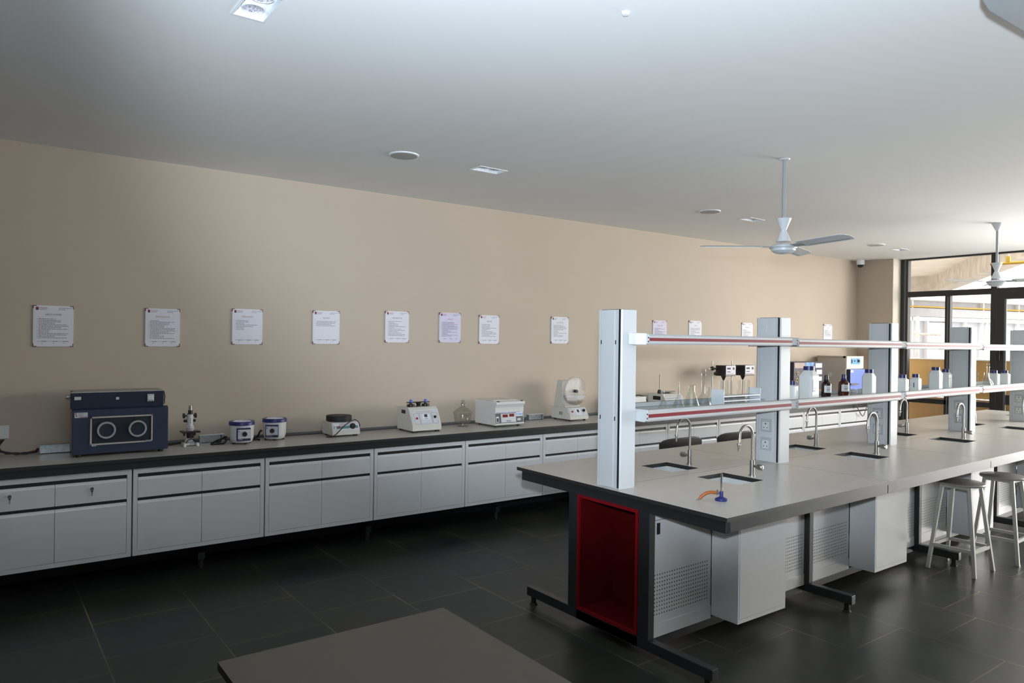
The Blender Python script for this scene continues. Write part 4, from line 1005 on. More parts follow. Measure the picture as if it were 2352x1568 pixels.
# friability tester
ft = thing('drum_tester', 'cream tester with a clear round drum on an upright post', 'laboratory machine', (5.214, 5.825, 0.9))
MB().prism([(0.0, 0.018), (0.0, 0.052), (0.055, 0.138), (0.075, 0.142), (0.315, 0.142), (0.315, 0.018)], 'x', -0.130, 0.130).build('housing', 'cream_metal', ft, bevel=0.003)
Ms = Matrix.Translation((0, 0.0, 0.052)) @ Matrix.Rotation(math.atan2(-0.055, 0.086), 4, 'X')
fp = MB().box(-0.118, 0.122, -0.0025, -0.0005, 0.004, 0.098).xf(Ms).build('control_plate', 'panel_print', ft)
MB().box(-0.035, 0.040, -0.0034, -0.0025, 0.015, 0.09).xf(Ms).build('display_plate', 'paper_white', fp)
MB().box(-0.012, 0.016, -0.004, -0.003, 0.045, 0.078).xf(Ms).build('display', 'ink_dark', fp)
rlabel(MB(), -0.012, 0.016, 0.024, 0.036, -0.0035, 1, 0.003).xf(Ms).build('key_print', 'ink_grey', fp)
MB().cyl((-0.08, -0.002, 0.055), (-0.08, -0.010, 0.055), 0.0105, 16).xf(Ms).build('red_button', 'red_button', ft)
MB().lathe([(0.016, -0.002), (0.016, -0.014), (0.011, -0.022), (0.001, -0.022)], (0.082, 0, 0.062), 16, axis='y').xf(Ms).build('knob', 'black_plastic', ft)
q = MB()
for i in range(5): q.box(-0.1315, -0.130, 0.13+0.012*i, 0.135+0.012*i, 0.06, 0.095)
q.build('side_vent', 'ink_grey', ft)
for x in (-0.1, 0.1):
    for y in (0.04, 0.28): MB().cyl((x, y, 0), (x, y, 0.018), 0.016, 14).build('foot', 'rubber_black', ft)
MB().prism([(0.105, 0.142), (0.105, 0.150), (0.155, 0.20), (0.165, 0.42), (0.245, 0.43), (0.305, 0.142)], 'x', -0.11, 0.10).build('upright', 'cream_metal', ft, bevel=0.003)
dr_ = MB().lathe([(0.001, 0.065), (0.150, 0.065), (0.152, 0.068), (0.152, 0.102), (0.150, 0.105), (0.001, 0.105)], (0.0, 0, 0.315), 48, axis='y')
dr_.build('drum', 'drum_clear', ft)
MB().box(-0.135, 0.140, 0.064, 0.0645, 0.252, 0.256).box(0.012, 0.016, 0.064, 0.0645, 0.325, 0.463).build('drum_vane', 'plastic_white', ft)
MB().prism([(-0.118, 0.222), (0.118, 0.222), (0.128, 0.240), (0.135, 0.262), (-0.135, 0.274)], 'y', 0.069, 0.100).build('drum_flap', 'plastic_white', ft)
MB().cyl((0.0, 0.11, 0.315), (0.0, 0.045, 0.315), 0.0165, 18).build('drum_hub', 'black_plastic', ft)
m_ = MB(); text(m_, 'DRUM', -0.085, 0.066, 0.308, 0.012); m_.build('drum_print', 'ink_grey', ft)

# white box with cable / second grey instrument (behind the rack)
wb = thing('white_instrument', 'white box instrument with a black cable, right behind the first rack pillar', 'laboratory machine', (6.20, 5.93, 0.9))
MB().box(-0.12, 0.15, 0.0, 0.24, 0.012, 0.215).build('housing', 'white_metal', wb, bevel=0.004)
MB().box(-0.08, 0.06, -0.002, 0, 0.10, 0.14).build('front_label', 'paper_white', wb)
MB().tube([(-0.12, 0.10, 0.225), (0.0, 0.08, 0.225), (0.10, 0.06, 0.228), (0.165, 0.03, 0.21), (0.185, 0.01, 0.15), (0.18, 0.0, 0.05), (0.17, 0.02, 0.006)], 0.006, 8).build('power_cable', 'rubber_black', wb)
for x in (-0.1, 0.13): MB().box(x-0.012, x+0.012, 0.02, 0.22, 0, 0.012).build('foot', 'rubber_black', wb)
gi = thing('grey_instrument', 'grey boxed instrument with a thin upright rod and black arm behind the funnels', 'laboratory machine', (6.83, 5.86, 0.9))
MB().prism([(0.0, 0.014), (0.0, 0.06), (0.09, 0.20), (0.12, 0.228), (0.34, 0.228), (0.34, 0.014)], 'x', -0.16, 0.18).build('housing', 'cream_metal', gi, bevel=0.003)
MB().box(-0.162, -0.16, 0.14, 0.26, 0.155, 0.20).build('side_vent', 'recess_black', gi)
Ms = Matrix.Translation((0, 0.0, 0.06)) @ Matrix.Rotation(math.atan2(-0.09, 0.14), 4, 'X')
fp = MB().box(-0.14, 0.165, -0.0025, -0.0005, 0.004, 0.158).xf(Ms).build('control_plate', 'panel_print', gi)
rlabel(MB(), -0.12, 0.15, 0.02, 0.15, -0.003, 5, 0.004).xf(Ms).build('panel_print', 'ink_grey', fp)
MB().ring((-0.11, 0.20, 0.228), (-0.11, 0.20, 0.275), 0.028, 0.020, 16).build('rod_socket', 'black_plastic', gi)
MB().cyl((-0.11, 0.20, 0.27), (-0.11, 0.20, 0.46), 0.006, 10).build('upright_rod', 'steel_brushed', gi)
MB().box(-0.13, 0.15, 0.18, 0.22, 0.242, 0.252).cyl((0.02, 0.2, 0.228), (0.02, 0.2, 0.242), 0.05, 18).build('arm', 'black_plastic', gi)
for x in (-0.13, 0.15): MB().box(x-0.012, x+0.012, 0.02, 0.3, 0, 0.014).build('foot', 'rubber_black', gi)

# overhead stirrers
def stirrer(label, x):
    t = thing('overhead_stirrer', label, 'stirrer', (x, 5.85, 0.9), 0, 'overhead stirrers behind the rack')
    MB().box(-0.12, 0.12, -0.02, 0.18, 0.0, 0.02).build('stand_base', 'steel_black', t, bevel=0.004)
    MB().cyl((-0.085, 0.14, 0.02), (-0.085, 0.14, 0.62), 0.008, 12).build('stand_rod', 'steel_brushed', t)
    MB().box(0.0, 0.207, 0.0, 0.154, 0.43, 0.565).build('motor_housing', 'black_plastic', t, bevel=0.004)
    fpl = MB().box(0.008, 0.204, -0.003, 0.0, 0.448, 0.562).build('front_plate', 'paper_white', t)
    MB().box(0.03, 0.10, -0.0045, -0.003, 0.515, 0.538).box(0.145, 0.18, -0.0045, -0.003, 0.51, 0.54).build('display', 'ink_grey', fpl)
    rlabel(MB(), 0.03, 0.16, 0.475, 0.495, -0.003, 1, 0.012).build('key_print', 'ink_grey', fpl)
    MB().box(0.02, 0.17, -0.004, -0.003, 0.452, 0.457).build('red_line', 'logo_red', fpl)
    MB().ring((0.06, 0.075, 0.43), (0.06, 0.075, 0.375), 0.034, 0.010, 18).build('chuck', 'black_plastic', t)
    MB().cyl((0.06, 0.075, 0.375), (0.06, 0.075, 0.12), 0.005, 10).build('shaft', 'steel_brushed', t)
    MB().cyl((-0.165, 0.14, 0.52), (-0.085, 0.14, 0.52), 0.008, 10).build('boss_rod', 'steel_brushed', t)
    MB().sphere((-0.085, 0.14, 0.525), 0.028, 12, 8).sphere((-0.06, 0.11, 0.46), 0.022, 12, 8).cyl((-0.085, 0.14, 0.525), (0.004, 0.11, 0.52), 0.011, 10).build('clamp', 'black_plastic', t)
    return t
s1 = stirrer('overhead stirrer nearer the first pillar with black motor box and white front', 7.71)
s2 = dup(s1, (8.11, 5.85, 0.9), 'overhead stirrer nearer the second pillar with black motor box and white front')
fl = thing('round_flask', 'shiny round glass flask on the bench right of the stirrers', 'flask', (8.62, 5.95, 0.9))
MB().lathe([(0.001, 0.02), (0.05, 0.035), (0.08, 0.09), (0.05, 0.15), (0.022, 0.17), (0.022, 0.27), (0.028, 0.275)], n=24).build('glass_body', 'clear_glass', fl)
MB().lathe([(0.06, 0.0), (0.065, 0.02), (0.05, 0.03)], n=20).build('cork_ring', 'carton_brown', fl)
MB().cyl((0, 0, 0.26), (0.02, 0, 0.30), 0.02, 12).build('clamp_ring', 'chrome', fl)

# cartons, oven
ct = thing('carton', 'brown carton standing under the dark printed carton', 'carton', (9.70, 5.92, 0.9))
MB().box(-0.36, 0.36, 0, 0.28, 0, 0.20).build('carton_body', 'carton_brown', ct, bevel=0.003)
ct2 = thing('printed_carton', 'dark printed carton with gold emblems and a blue picture stacked on top', 'carton', (9.68, 5.90, 1.10))
MB().box(-0.375, 0.385, 0, 0.30, 0.0, 0.395).build('carton_body', 'carton_navy', ct2, bevel=0.003)
q = MB().m(0).box(-0.355, -0.10, -0.002, 0, 0.31, 0.385).m(1).box(-0.09, 0.13, -0.002, 0, 0.30, 0.39).m(2).box(0.17, 0.34, -0.002, 0, 0.31, 0.375).box(0.2, 0.34, -0.002, 0, 0.215, 0.28).box(0.22, 0.34, -0.002, 0, 0.12, 0.18)
q.m(3).box(-0.355, -0.1, -0.0015, 0, 0.20, 0.275).box(-0.355, -0.1, -0.0015, 0, 0.10, 0.18).box(-0.355, -0.1, -0.0015, 0, 0.01, 0.085)
q.m(4)
for cx_, cz_, rr in ((-0.29, 0.235, 0.028), (-0.31, 0.14, 0.03)): q.torus((cx_, -0.004, cz_), rr*0.8, rr*0.28, 'y', 14, 6)
q.m(2)
for cx_, cz_ in ((-0.16, 0.23), (-0.17, 0.135), (-0.26, 0.045)):
    s0 = len(q.v); q.lathe([(0.001, -0.003), (0.02, -0.003), (0.02, -0.001)], (0, 0, 0), 18, axis='y'); q.xf(Matrix.Translation((cx_, 0, cz_)) @ Matrix.Diagonal((3.0, 1, 1, 1)), s0)
q.build('printed_face', ['carton_tan', 'carton_photo', 'paper_white', 'carton_plum', 'carton_gold'], ct2, fix=False)
tag(MB().cyl((9.24, 5.95, 0.9), (9.24, 5.95, 1.56), 0.011, 10).ring((9.24, 5.95, 0.9), (9.24, 5.95, 0.915), 0.06, 0.05, 16).build('stand_rod', 'steel_brushed'), 'thin bare metal stand rod just left of the dark printed carton', 'stand')
ov = thing('incubator_oven', 'beige incubator oven with a bright blue door in the far corner of the bench', 'oven', (10.64, 5.75, 0.9))
MB().box(-0.24, 0.24, 0.0, 0.45, 0.02, 0.68).build('housing', 'oven_side', ov, bevel=0.004)
MB().box(-0.24, 0.24, -0.018, 0.0, 0.495, 0.68).build('upper_panel', 'oven_cream', ov, bevel=0.002)
dp = MB().box(-0.12, 0.13, -0.022, -0.018, 0.56, 0.65).build('control_plate', 'panel_cyan', ov)
MB().box(-0.118, -0.09, -0.025, -0.022, 0.58, 0.63).box(-0.04, 0.0, -0.0235, -0.022, 0.60, 0.62).box(0.05, 0.07, -0.025, -0.022, 0.585, 0.635).build('display', 'ink_dark', dp)
MB().cyl((0.09, -0.022, 0.608), (0.09, -0.034, 0.608), 0.02, 14).build('knob', 'ink_dark', ov)
d_ = MB().box(-0.20, 0.245, -0.055, 0.0, 0.10, 0.485).m(1).box(-0.203, -0.2, -0.055, 0.0, 0.10, 0.485).build('door', ['oven_blue', 'navy_paint'], ov, bevel=0.003)
MB().box(-0.19, -0.12, -0.0565, -0.055, 0.44, 0.475).build('door_sticker', 'paper_white', d_)
MB().cyl((-0.19, -0.055, 0.27), (-0.19, -0.085, 0.27), 0.012, 12).box(-0.25, -0.05, -0.10, -0.083, 0.258, 0.282).build('handle', 'chrome', d_)
MB().box(-0.24, -0.16, -0.002, 0.04, 0.655, 0.682).build('corner_bracket', 'navy_paint', ov)
for x in (-0.2, 0.2):
    for y in (0.04, 0.4): MB().cyl((x, y, 0), (x, y, 0.02), 0.02, 12).build('foot', 'rubber_black', ov)
MB().disc((-0.2412, 0.24, 0.40), 0.035, 'x', 20).build('side_sticker', 'label_white', ov, fix=False)
tag(MB().tube([(10.42, 5.605, 0.90), (10.43, 5.598, 0.87), (10.50, 5.60, 0.80), (10.57, 5.60, 0.73), (10.62, 5.60, 0.695), (10.66, 5.60, 0.71), (10.72, 5.60, 0.80), (10.76, 5.598, 0.87), (10.77, 5.605, 0.90)], 0.006, 8).build('hanging_cable', 'conduit_grey'), 'thin grey cable hanging in a loop in front of the far bench cabinets', 'cable')

# ------------------------------------------------------------------ procedure sheets on the wall
def sheet(i, xc, zc, title, lines, dark_title, papermat, label, intro=False):
    t = thing('procedure_sheet', label, 'notice', (xc, W, zc), 0, 'procedure sheets along the wall')
    w, h = 0.125, 0.148
    MB().box(-w, w, -0.008, 0, -h, h).build('backing_board', 'plastic_white', t)
    MB().box(-w+0.002, w-0.002, -0.0088, -0.008, -h+0.002, h-0.002).build('paper', papermat, t)
    q = MB()
    for sx_ in (-1, 1):
        for sz_ in (-1, 1):
            a, b = sx_*w, sx_*(w-0.022); q.box(min(a, b), max(a, b), -0.0098, -0.0005, min(sz_*(h+0.001), sz_*(h-0.004)), max(sz_*(h+0.001), sz_*(h-0.004)))
            a, b = sx_*(w+0.001), sx_*(w-0.004); q.box(min(a, b), max(a, b), -0.0098, -0.0005, min(sz_*h, sz_*(h-0.022)), max(sz_*h, sz_*(h-0.022)))
    q.build('corner_holder', 'corner_brown', t)
    lg = MB().box(-0.108, -0.092, -0.0096, -0.0088, 0.116, 0.138).build('logo_mark', 'ink_dark', t)
    MB().box(-0.108, -0.0925, -0.0100, -0.0096, 0.129, 0.138).add([(-0.1045, -0.0101, 0.122), (-0.0965, -0.0101, 0.122), (-0.1005, -0.0101, 0.132)], [(0, 1, 2)]).build('logo_flame', 'logo_red', lg)
    m_ = MB(); text(m_, 'CHANDIGARH', -0.089, -0.0092, 0.1285, 0.0075, 'LEFT', 0.052); m_.build('logo_name', 'logo_red', t)
    m_ = MB(); text(m_, 'UNIVERSITY', -0.089, -0.0092, 0.1175, 0.0075, 'LEFT', 0.046); text(m_, 'STANDARD OPERATING', 0.032, -0.0092, 0.1285, 0.006, 'LEFT', 0.080); text(m_, 'PROCEDURE', 0.032, -0.0092, 0.118, 0.006, 'LEFT', 0.042); m_.build('heading', 'ink_dark', t)
    m_ = MB(); n = len(title); tw = min(0.105, 0.0068*n); text(m_, title, 0, -0.0092, 0.082, 0.0085, 'CENTER', tw); m_.box(-tw/2, tw/2, -0.0093, -0.009, 0.0785, 0.0795); m_.build('title', 'ink_dark' if dark_title else 'ink_red', t)
    q = MB()
    if not intro:
        q.box(-0.112, 0.112, -0.0091, -0.0088, 0.067, 0.0678).box(-0.112, -0.1112, -0.0091, -0.0088, -0.12, 0.067).box(0.1112, 0.112, -0.0091, -0.0088, -0.12, 0.067)
        q.box(-0.1, 0.1, -0.0091, -0.0088, -0.1145, -0.1065)
    q.build('border_line', 'paper_lilac' if False else 'label_white', t)
    b_ = MB(); st = 0.148/max(lines, 12)
    for k in range(lines):
        z = 0.052-st*k; x = -0.092; e = x+0.185*random.choice([0.35, 0.55, 0.75, 0.95, 1.0])
        b_.box(-0.102, -0.0985, -0.0092, -0.0088, z-0.001, z+0.002)
        while x < e:
            wd = random.uniform(0.005, 0.017); b_.box(x, min(x+wd, e), -0.0092, -0.0088, z-0.0016, z+0.0020); x += wd+0.0028
    for x in (-0.075, -0.005, 0.06): b_.box(x, x+0.032, -0.0094, -0.0088, -0.112, -0.109); b_.box(x+0.004, x+0.008, -0.0094, -0.0088, -0.127, -0.122)
    b_.build('body_text', 'ink_grey', t)
SH = [(0.467, 1.812, 'ASEPTIC CHAMBER', 14, 1, 'paper_white', 'white procedure sheet above the blue glove chamber, leftmost on the wall'),
 (1.197, 1.817, 'COMPOUND MICROSCOPE', 15, 0, 'paper_white', 'white procedure sheet with red title above the microscope'),
 (1.850, 1.837, 'HEATING MANTLE', 7, 0, 'paper_white', 'white procedure sheet with seven short lines above the heating mantles'),
 (2.543, 1.846, 'HOT PLATE', 4, 1, 'paper_white', 'white procedure sheet with only four text lines above the hot plate'),
 (3.250, 1.866, 'BULK DENSITY APP.', 12, 1, 'paper_white', 'white procedure sheet above the cream tapping machine'),
 (3.841, 1.871, 'DESICCATOR', 15, 0, 'paper_lilac', 'lilac tinted procedure sheet above the glass desiccator'),
 (4.318, 1.861, 'CENTRIFUGE', 11, 1, 'paper_white', 'white procedure sheet above the white centrifuge'),
 (5.280, 1.872, 'FRIABILITY TEST APPARATUS', 11, 0, 'paper_white', 'white procedure sheet above the clear drum tester, left of the first pillar'),
 (6.915, 1.875, 'DISSOLUTION APPARATUS', 14, 1, 'paper_lilac', 'procedure sheet directly above the rack shelf right of the first pillar'),
 (7.594, 1.890, 'STIRRER', 10, 1, 'paper_white', 'procedure sheet midway along the first rack bay above the upper shelf'),
 (8.705, 1.890, 'MECHANICAL STIRRER', 13, 1, 'paper_white', 'procedure sheet just left of the second pillar above the upper shelf'),
 (10.765, 1.920, 'OVEN', 8, 1, 'paper_white', 'last procedure sheet near the far corner of the wall above the oven')]
for i, (x, z, ti, n, dk, pm, lab) in enumerate(SH): sheet(i, x, z, ti, n, dk, pm, lab, i == 5)

# ------------------------------------------------------------------ ceiling fixtures
def downlight(i, x, y, w, d, lab):
    t = thing('ceiling_downlight', lab, 'ceiling light', (x, y, CH), 0, 'twin recessed downlights')
    a, b = w/2, d/2; e = 0.012
    MB().box(-a, a, -b, -b+e, -0.004, 0.002).box(-a, a, b-e, b, -0.004, 0.002).box(-a, -a+e, -b+e, b-e, -0.004, 0.002).box(a-e, a, -b+e, b-e, -0.004, 0.002).build('trim_frame', 'lamp_white', t)
    q = MB(); A, B = a-e, b-e; hh = 0.026
    q.quad((-A,-B,0.002),(A,-B,0.002),(A,-B,hh),(-A,-B,hh)); q.quad((-A,B,0.002),(A,B,0.002),(A,B,hh),(-A,B,hh)); q.quad((-A,-B,0.002),(-A,B,0.002),(-A,B,hh),(-A,-B,hh)); q.quad((A,-B,0.002),(A,B,0.002),(A,B,hh),(A,-B,hh)); q.quad((-A,-B,hh),(A,-B,hh),(A,B,hh),(-A,B,hh))
    q.build('recess_box', 'lamp_white', t, fix=False)
    for s in (-1, 1):
        cx_, cy_ = (s*A*0.48, 0) if w > d else (0, s*B*0.48)
        r = min(A, B)*0.80 if w < d else min(A, B)*0.8
        lm = MB().lathe([(r, 0.026), (r, 0.012), (r*0.86, 0.010), (r*0.82, 0.022)], (cx_, cy_, 0), 28).build('lamp_ring', 'lamp_white', t)
        MB().lathe([(r*0.83, 0.012), (r*0.6, 0.018), (r*0.2, 0.022), (0.001, 0.0225)], (cx_, cy_, 0), 28).build('reflector', 'lamp_reflector', lm)
ll = ['twin recessed downlight cut by the top edge of the picture', 'twin recessed downlight right of the nearest round speaker', 'twin recessed downlight beside the nearer fan rod', 'twin recessed downlight near the far corner camera']
downlight(0, 0.93, 3.055, 0.148, 0.274, ll[0])
for i in (1, 2, 3): downlight(i, *LIGHTS[i], LW, LD, ll[i])
for i, (x, y, lab) in enumerate([(2.558, 4.842, 'round flush ceiling speaker nearest the camera above the bench'), (6.129, 4.876, 'round flush ceiling speaker left of the nearer fan'), (9.875, 5.053, 'round flush ceiling speaker farthest away by the corner')]):
    t = thing('ceiling_speaker', lab, 'speaker', (x, y, CH), 0, 'round ceiling speakers')
    MB().lathe([(0.113, 0.0), (0.111, -0.006), (0.100, -0.009)], n=40).build('rim', 'lamp_white', t)
    MB().lathe([(0.101, -0.008), (0.06, -0.010), (0.001, -0.0105)], n=40).build('grille', 'speaker_grille', t)
def make_fan(rz):
    t = thing('ceiling_fan', '', 'ceiling fan', group='white three blade ceiling fans')
    MB().cyl((0, 0, -0.44), (0, 0, 0.0), 0.0125, 14).build('down_rod', 'fan_grey', t)
    MB().ring((0, 0, -0.008), (0, 0, 0), 0.035, 0.04, 16).build('ceiling_plate', 'fan_white', t)
    MB().ring((0, 0, -0.525), (0, 0, -0.44), 0.020, 0.055, 24, True).ring((0, 0, -0.535), (0, 0, -0.525), 0.020, 0.020, 20).build('upper_canopy', 'fan_white', t)
    MB().ring((0, 0, -0.610), (0, 0, -0.535), 0.054, 0.024, 24).build('lower_canopy', 'fan_white', t)
    MB().lathe([(0.001, -0.700), (0.045, -0.698), (0.068, -0.690), (0.078, -0.680), (0.084, -0.678), (0.086, -0.665), (0.094, -0.662), (0.096, -0.648), (0.088, -0.640), (0.060, -0.628), (0.040, -0.624), (0.001, -0.622)], n=36).build('motor', 'fan_white', t)
    MB().lathe([(0.097, -0.658), (0.098, -0.655), (0.097, -0.652)], n=36).build('motor_band', 'fan_grey', t)
    for k in range(3):
        a = rz+2*PI*k/3
        Mb = Matrix.Rotation(a, 4, 'Z') @ Matrix.Translation((0, 0, -0.645)) @ Matrix.Rotation(math.radians(-12), 4, 'X')
        pl = [(0.16, -0.055), (0.20, -0.062), (0.55, -0.068), (0.585, -0.058), (0.602, -0.03), (0.605, 0.0), (0.60, 0.03), (0.575, 0.05), (0.20, 0.055), (0.16, 0.045)]
        bl = MB().prism(pl, 'z', -0.0018, 0.0018).xf(Mb).build('blade', 'fan_white', t)
        MB().box(0.05, 0.20, -0.022, 0.022, -0.005, -0.002).box(0.09, 0.18, -0.03, 0.03, -0.004, -0.0018).xf(Mb).build('blade_bracket', 'fan_grey', bl)
        MB().box(0.22, 0.56, 0.020, 0.034, -0.0028, -0.0018).xf(Mb).build('blade_rib', 'fan_grey', bl)
    return t
AZ = math.radians(-36.46)          # room azimuth of the view direction, used to orient the blades
f1 = make_fan(math.radians(18)); f1.location = (4.806, 3.147, CH); f1['label'] = 'nearer white ceiling fan on a long rod above the island'
f2 = make_fan(math.radians(30)); f2.location = (9.09, 3.305, CH); f2['label'] = 'farther white ceiling fan in front of the glazed wall'
MB().ring((0, 0, -0.085), (0, 0, 0), 0.016, 0.058, 20).build('ceiling_cone', 'fan_white', f2)
t = thing('ceiling_canopy', 'grey edge of a ceiling fixture cut by the top right corner', 'fixture', (3.3, 0.75, 2.95))
pl = [(2.74, 1.04), (2.793, 1.074), (2.90, 1.093), (3.195, 1.082), (3.9, 1.0), (3.9, 0.3), (2.75, 0.3), (2.72, 0.95)]
MB().prism([(x-3.3, y-0.75) for x, y in pl], 'z', 0.0, 0.03).build('canopy_plate', 'fan_grey', t, bevel=0.004)
MB().prism([(-0.2, 0.1), (0.5, 0.12), (0.5, -0.35), (-0.4, -0.35), (-0.45, 0.0)], 'z', -0.012, 0.0).build('inner_plate', 'fan_white', t)
MB().cyl((0, -0.1, 0.03), (0, -0.1, 0.167), 0.05, 16).build('hanger', 'fan_grey', t)
t = thing('ceiling_hook_cover', 'tiny white cover cap on the ceiling at the top of the picture', 'cap', (2.158, 2.16, CH))
MB().ring((0, 0, -0.012), (0, 0, 0), 0.012, 0.018, 18).build('cap', 'lamp_white', t)
t = thing('security_camera', 'white dome camera with dark lens in the far ceiling corner', 'camera', (11.50, 6.13, CH))
MB().cyl((0, 0, -0.055), (0, 0, 0), 0.062, 24).ring((0, 0, -0.075), (0, 0, -0.055), 0.055, 0.062, 24).build('housing', 'lamp_white', t)
MB().lathe([(0.042, -0.075), (0.040, -0.095), (0.028, -0.113), (0.001, -0.120)], n=24).build('dome', 'black_plastic', t)

# ------------------------------------------------------------------ stools, chairs, table
def make_stool(rz):
    t = thing('stool', '', 'stool', group='steel stools on the near side of the island')
    H = 0.69
    MB().lathe([(0.001, H), (0.150, H), (0.162, H-0.004), (0.167, H-0.012), (0.164, H-0.022), (0.150, H-0.024), (0.001, H-0.022)], n=44).build('seat', 'stool_top', t)
    c = [(-1, -1), (1, -1), (1, 1), (-1, 1)]
    def at(sx_, sy_, z):
        k = 0.168-(0.168-0.098)*z/(H-0.02); return Vector((sx_*k, sy_*k, z))
    for sx_, sy_ in c:
        a, b = at(sx_, sy_, 0.006), at(sx_, sy_, H-0.022); q = 0.0125
        vs = [(p.x+dx*q, p.y+dy*q, p.z) for p in (a, b) for dx, dy in ((-1,-1),(1,-1),(1,1),(-1,1))]
        lg = MB().add(vs, [(0,1,2,3),(4,5,6,7),(0,1,5,4),(1,2,6,5),(2,3,7,6),(3,0,4,7)]).build('leg', 'stool_paint', t)
        MB().box(a.x-0.014, a.x+0.014, a.y-0.014, a.y+0.014, 0, 0.008).build('foot_cap', 'stool_top', lg)
    for i in range(4):
        a, b = at(*c[i], 0.19), at(*c[(i+1) % 4], 0.19)
        mb = MB()
        if abs(a.x-b.x) > abs(a.y-b.y): mb.box(min(a.x,b.x), max(a.x,b.x), a.y-0.010, a.y+0.010, 0.175, 0.200)
        else: mb.box(a.x-0.010, a.x+0.010, min(a.y,b.y), max(a.y,b.y), 0.175, 0.200)
        mb.build('stretcher', 'stool_paint', t)
        a, b = at(*c[i], H-0.04), at(*c[(i+1) % 4], H-0.04)
        mb = MB()
        if abs(a.x-b.x) > abs(a.y-b.y): mb.box(min(a.x,b.x), max(a.x,b.x), a.y-0.008, a.y+0.008, H-0.045, H-0.024)
        else: mb.box(a.x-0.008, a.x+0.008, min(a.y,b.y), max(a.y,b.y), H-0.045, H-0.024)
        mb.build('seat_rail', 'stool_paint', t)
    return t
s1 = make_stool(0); s1.location = (6.262, 2.502, 0); s1['label'] = 'off-white steel stool tucked half under the island, nearer the camera'
s2 = dup(s1, (6.895, 2.44, 0), 'off-white steel stool farther along the island, cut by the right edge', 0.03)
def make_chair(loc, lab):
    t = thing('chair', lab, 'chair', loc, 0, 'dark chairs behind the island')
    W2 = 0.28
    n = 12; bk = MB()
    def sec(u):      # curved backrest
        x = -W2+2*W2*u; y = 0.0-0.02*(1-(2*u-1)**2); return x, y
    vs = []
    for i in range(n+1):
        x, y = sec(i/n); zt = 0.893-0.035*abs(2*i/n-1)**6; zb_ = 0.52+0.03*abs(2*i/n-1)**2
        vs += [(x, y, zb_), (x, y, zt), (x, y+0.028, zt), (x, y+0.028, zb_)]
    fs = []
    for i in range(n):
        for a in range(4): fs.append((i*4+a, i*4+(a+1) % 4, (i+1)*4+(a+1) % 4, (i+1)*4+a))
    fs += [(3,2,1,0), (n*4, n*4+1, n*4+2, n*4+3)]
    bk.add(vs, fs).build('backrest', 'chair_black', t, bevel=0.008)
    MB().box(-0.23, 0.23, -0.50, -0.06, 0.43, 0.47).build('seat', 'chair_black', t, bevel=0.015)
    for sx_ in (-1, 1):
        MB().tube([(sx_*0.21, 0.0, 0.0), (sx_*0.21, -0.02, 0.45), (sx_*0.20, 0.0, 0.60)], 0.011, 10).build('leg', 'steel_black', t)
        MB().tube([(sx_*0.21, -0.46, 0.0), (sx_*0.21, -0.45, 0.44)], 0.011, 10).build('leg', 'steel_black', t)
    return t
ch1 = make_chair((5.17, 4.385, 0), 'dark chair behind the island, its whole curved back showing beyond the rear tap')
ch2 = dup(ch1, (5.975, 4.385, 0), 'dark chair behind the island, its back partly hidden by the second pillar')
tb = thing('writing_table', 'plain beige topped table in the dark foreground', 'table', (1.02, 1.78, 0))
MB().m(0).box(-0.405, 0.405, -0.62, 0.56, 0.7495, 0.75).m(1).box(-0.405, 0.405, -0.62, 0.56, 0.725, 0.7495).build('table_top', ['table_top', 'worktop_edge'], tb)
MB().box(-0.37, 0.37, -0.57, -0.53, 0.66, 0.725).box(-0.37, 0.37, 0.48, 0.52, 0.66, 0.725).box(-0.37, -0.34, -0.53, 0.48, 0.66, 0.725).box(0.34, 0.37, -0.53, 0.48, 0.66, 0.725).build('apron', 'steel_black', tb)
for x in (-0.355, 0.355):
    for y in (-0.55, 0.50): MB().box(x-0.02, x+0.02, y-0.02, y+0.02, 0, 0.66).build('leg', 'steel_black', tb)

# ------------------------------------------------------------------ light
w = bpy.data.worlds.new('sky'); sc.world = w; w.use_nodes = True
nt = w.node_tree; bg = nt.nodes['Background']
tcw = nt.nodes.new('ShaderNodeTexCoord'); sep = nt.nodes.new('ShaderNodeSeparateXYZ'); cr = nt.nodes.new('ShaderNodeValToRGB')
nt.links.new(tcw.outputs['Generated'], sep.inputs[0]); nt.links.new(sep.outputs['Z'], cr.inputs['Fac'])
cr.color_ramp.elements[0].color = (0.95, 0.93, 0.90, 1); cr.color_ramp.elements[1].color = (0.80, 0.90, 1.0, 1)
nt.links.new(cr.outputs['Color'], bg.inputs['Color']); bg.inputs['Strength'].default_value = 3.1
def area(name, loc, rot, sx_, sy_, e, col):
    l = bpy.data.lights.new(name, 'AREA'); l.shape = 'RECTANGLE'; l.size = sx_; l.size_y = sy_; l.energy = e; l.color = col
    o = bpy.data.objects.new(name, l); C.objects.link(o); o.location = loc; o.rotation_euler = rot
    return o
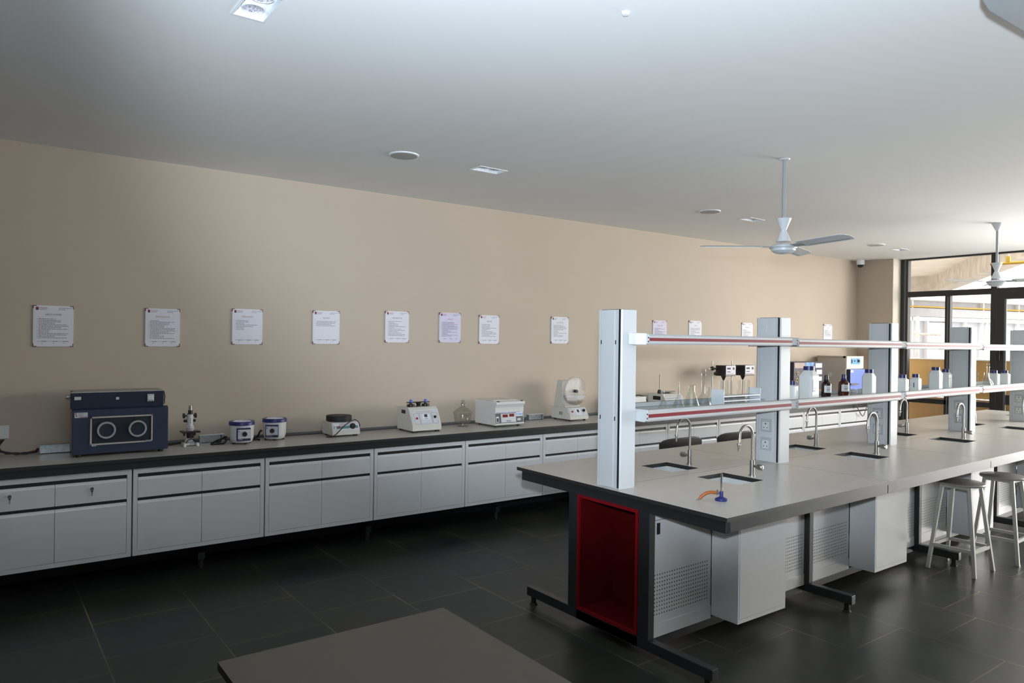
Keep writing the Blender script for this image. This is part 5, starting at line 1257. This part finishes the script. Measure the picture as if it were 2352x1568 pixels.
# daylight through the glazed end wall (window light on the part of the glazing left of the door)
area('window_daylight', (12.25, 0.75, 1.65), (0, PI/2, 0), 2.8, 4.4, 620, (1.0, 0.96, 0.91))
su = bpy.data.lights.new('sun', 'SUN'); su.energy = 1.1; su.color = (1, 0.95, 0.88); su.angle = 0.02
so = bpy.data.objects.new('sun', su); C.objects.link(so); so.rotation_euler = (math.radians(42), 0, math.radians(-40)); so.location = (16, 0, 9)
area('yard_fill', (15.2, 0.3, 2.6), (0, PI/2, 0), 3.0, 4.0, 380, (1.0, 0.97, 0.92)).rotation_euler = Vector((-4.2, 5.6, -1.0)).to_track_quat('-Z', 'Y').to_euler()  # added fill lamp out of view, brightens the reveal and far wall
# photographer's flash tilted at the ceiling
yaw = math.radians(36.46)
def flash(name, e, size, blend, el, col, y=yaw):
    l = bpy.data.lights.new(name, 'SPOT'); l.energy = e; l.color = col; l.spot_size = math.radians(size); l.spot_blend = blend; l.shadow_soft_size = 0.04
    o = bpy.data.objects.new(name, l); C.objects.link(o); o.location = (-0.02, -0.05, 1.93)
    el = math.radians(el)
    dv = Vector((math.sin(y)*math.cos(el), math.cos(y)*math.cos(el), math.sin(el)))
    o.rotation_euler = dv.to_track_quat('-Z', 'Y').to_euler()
flash('flash_spill', 66, 178, 0.06, 70.0, (0.80, 0.90, 1.0))
flash('flash_beam', 740, 86, 0.45, 22.0, (0.80, 0.90, 1.0), math.radians(49))
flash('bounce_flash', 350, 104, 1.0, 34.0, (0.62, 0.80, 1.0), math.radians(37))

# ------------------------------------------------------------------ camera
YAW, PITCH, ROLL, F = 0.6363, -0.0019, 0.0131, 1674.41
fwd = Vector((math.sin(YAW)*math.cos(PITCH), math.cos(YAW)*math.cos(PITCH), math.sin(PITCH)))
rt = Vector((math.cos(YAW), -math.sin(YAW), 0)); up = rt.cross(fwd)
c_, s_ = math.cos(ROLL), math.sin(ROLL)
r2 = c_*rt + s_*up; u2 = -s_*rt + c_*up
cam = bpy.data.cameras.new('camera'); cam.sensor_width = 36.0; cam.lens = 36.0*F/2352; cam.clip_start = 0.05
co = bpy.data.objects.new('camera', cam); C.objects.link(co)
Mc = Matrix((r2, u2, -fwd)).transposed().to_4x4(); Mc.translation = (0, 0, 1.7545); co.matrix_world = Mc
sc.camera = co
sc.view_settings.view_transform = 'Standard'; sc.view_settings.look = 'None'; sc.view_settings.exposure = 0.0
sc.cycles.max_bounces = 8; sc.cycles.diffuse_bounces = 4; sc.cycles.glossy_bounces = 3; sc.cycles.transparent_max_bounces = 24
sc.cycles.use_denoising = True
sc.cycles.sample_clamp_indirect = 6.0
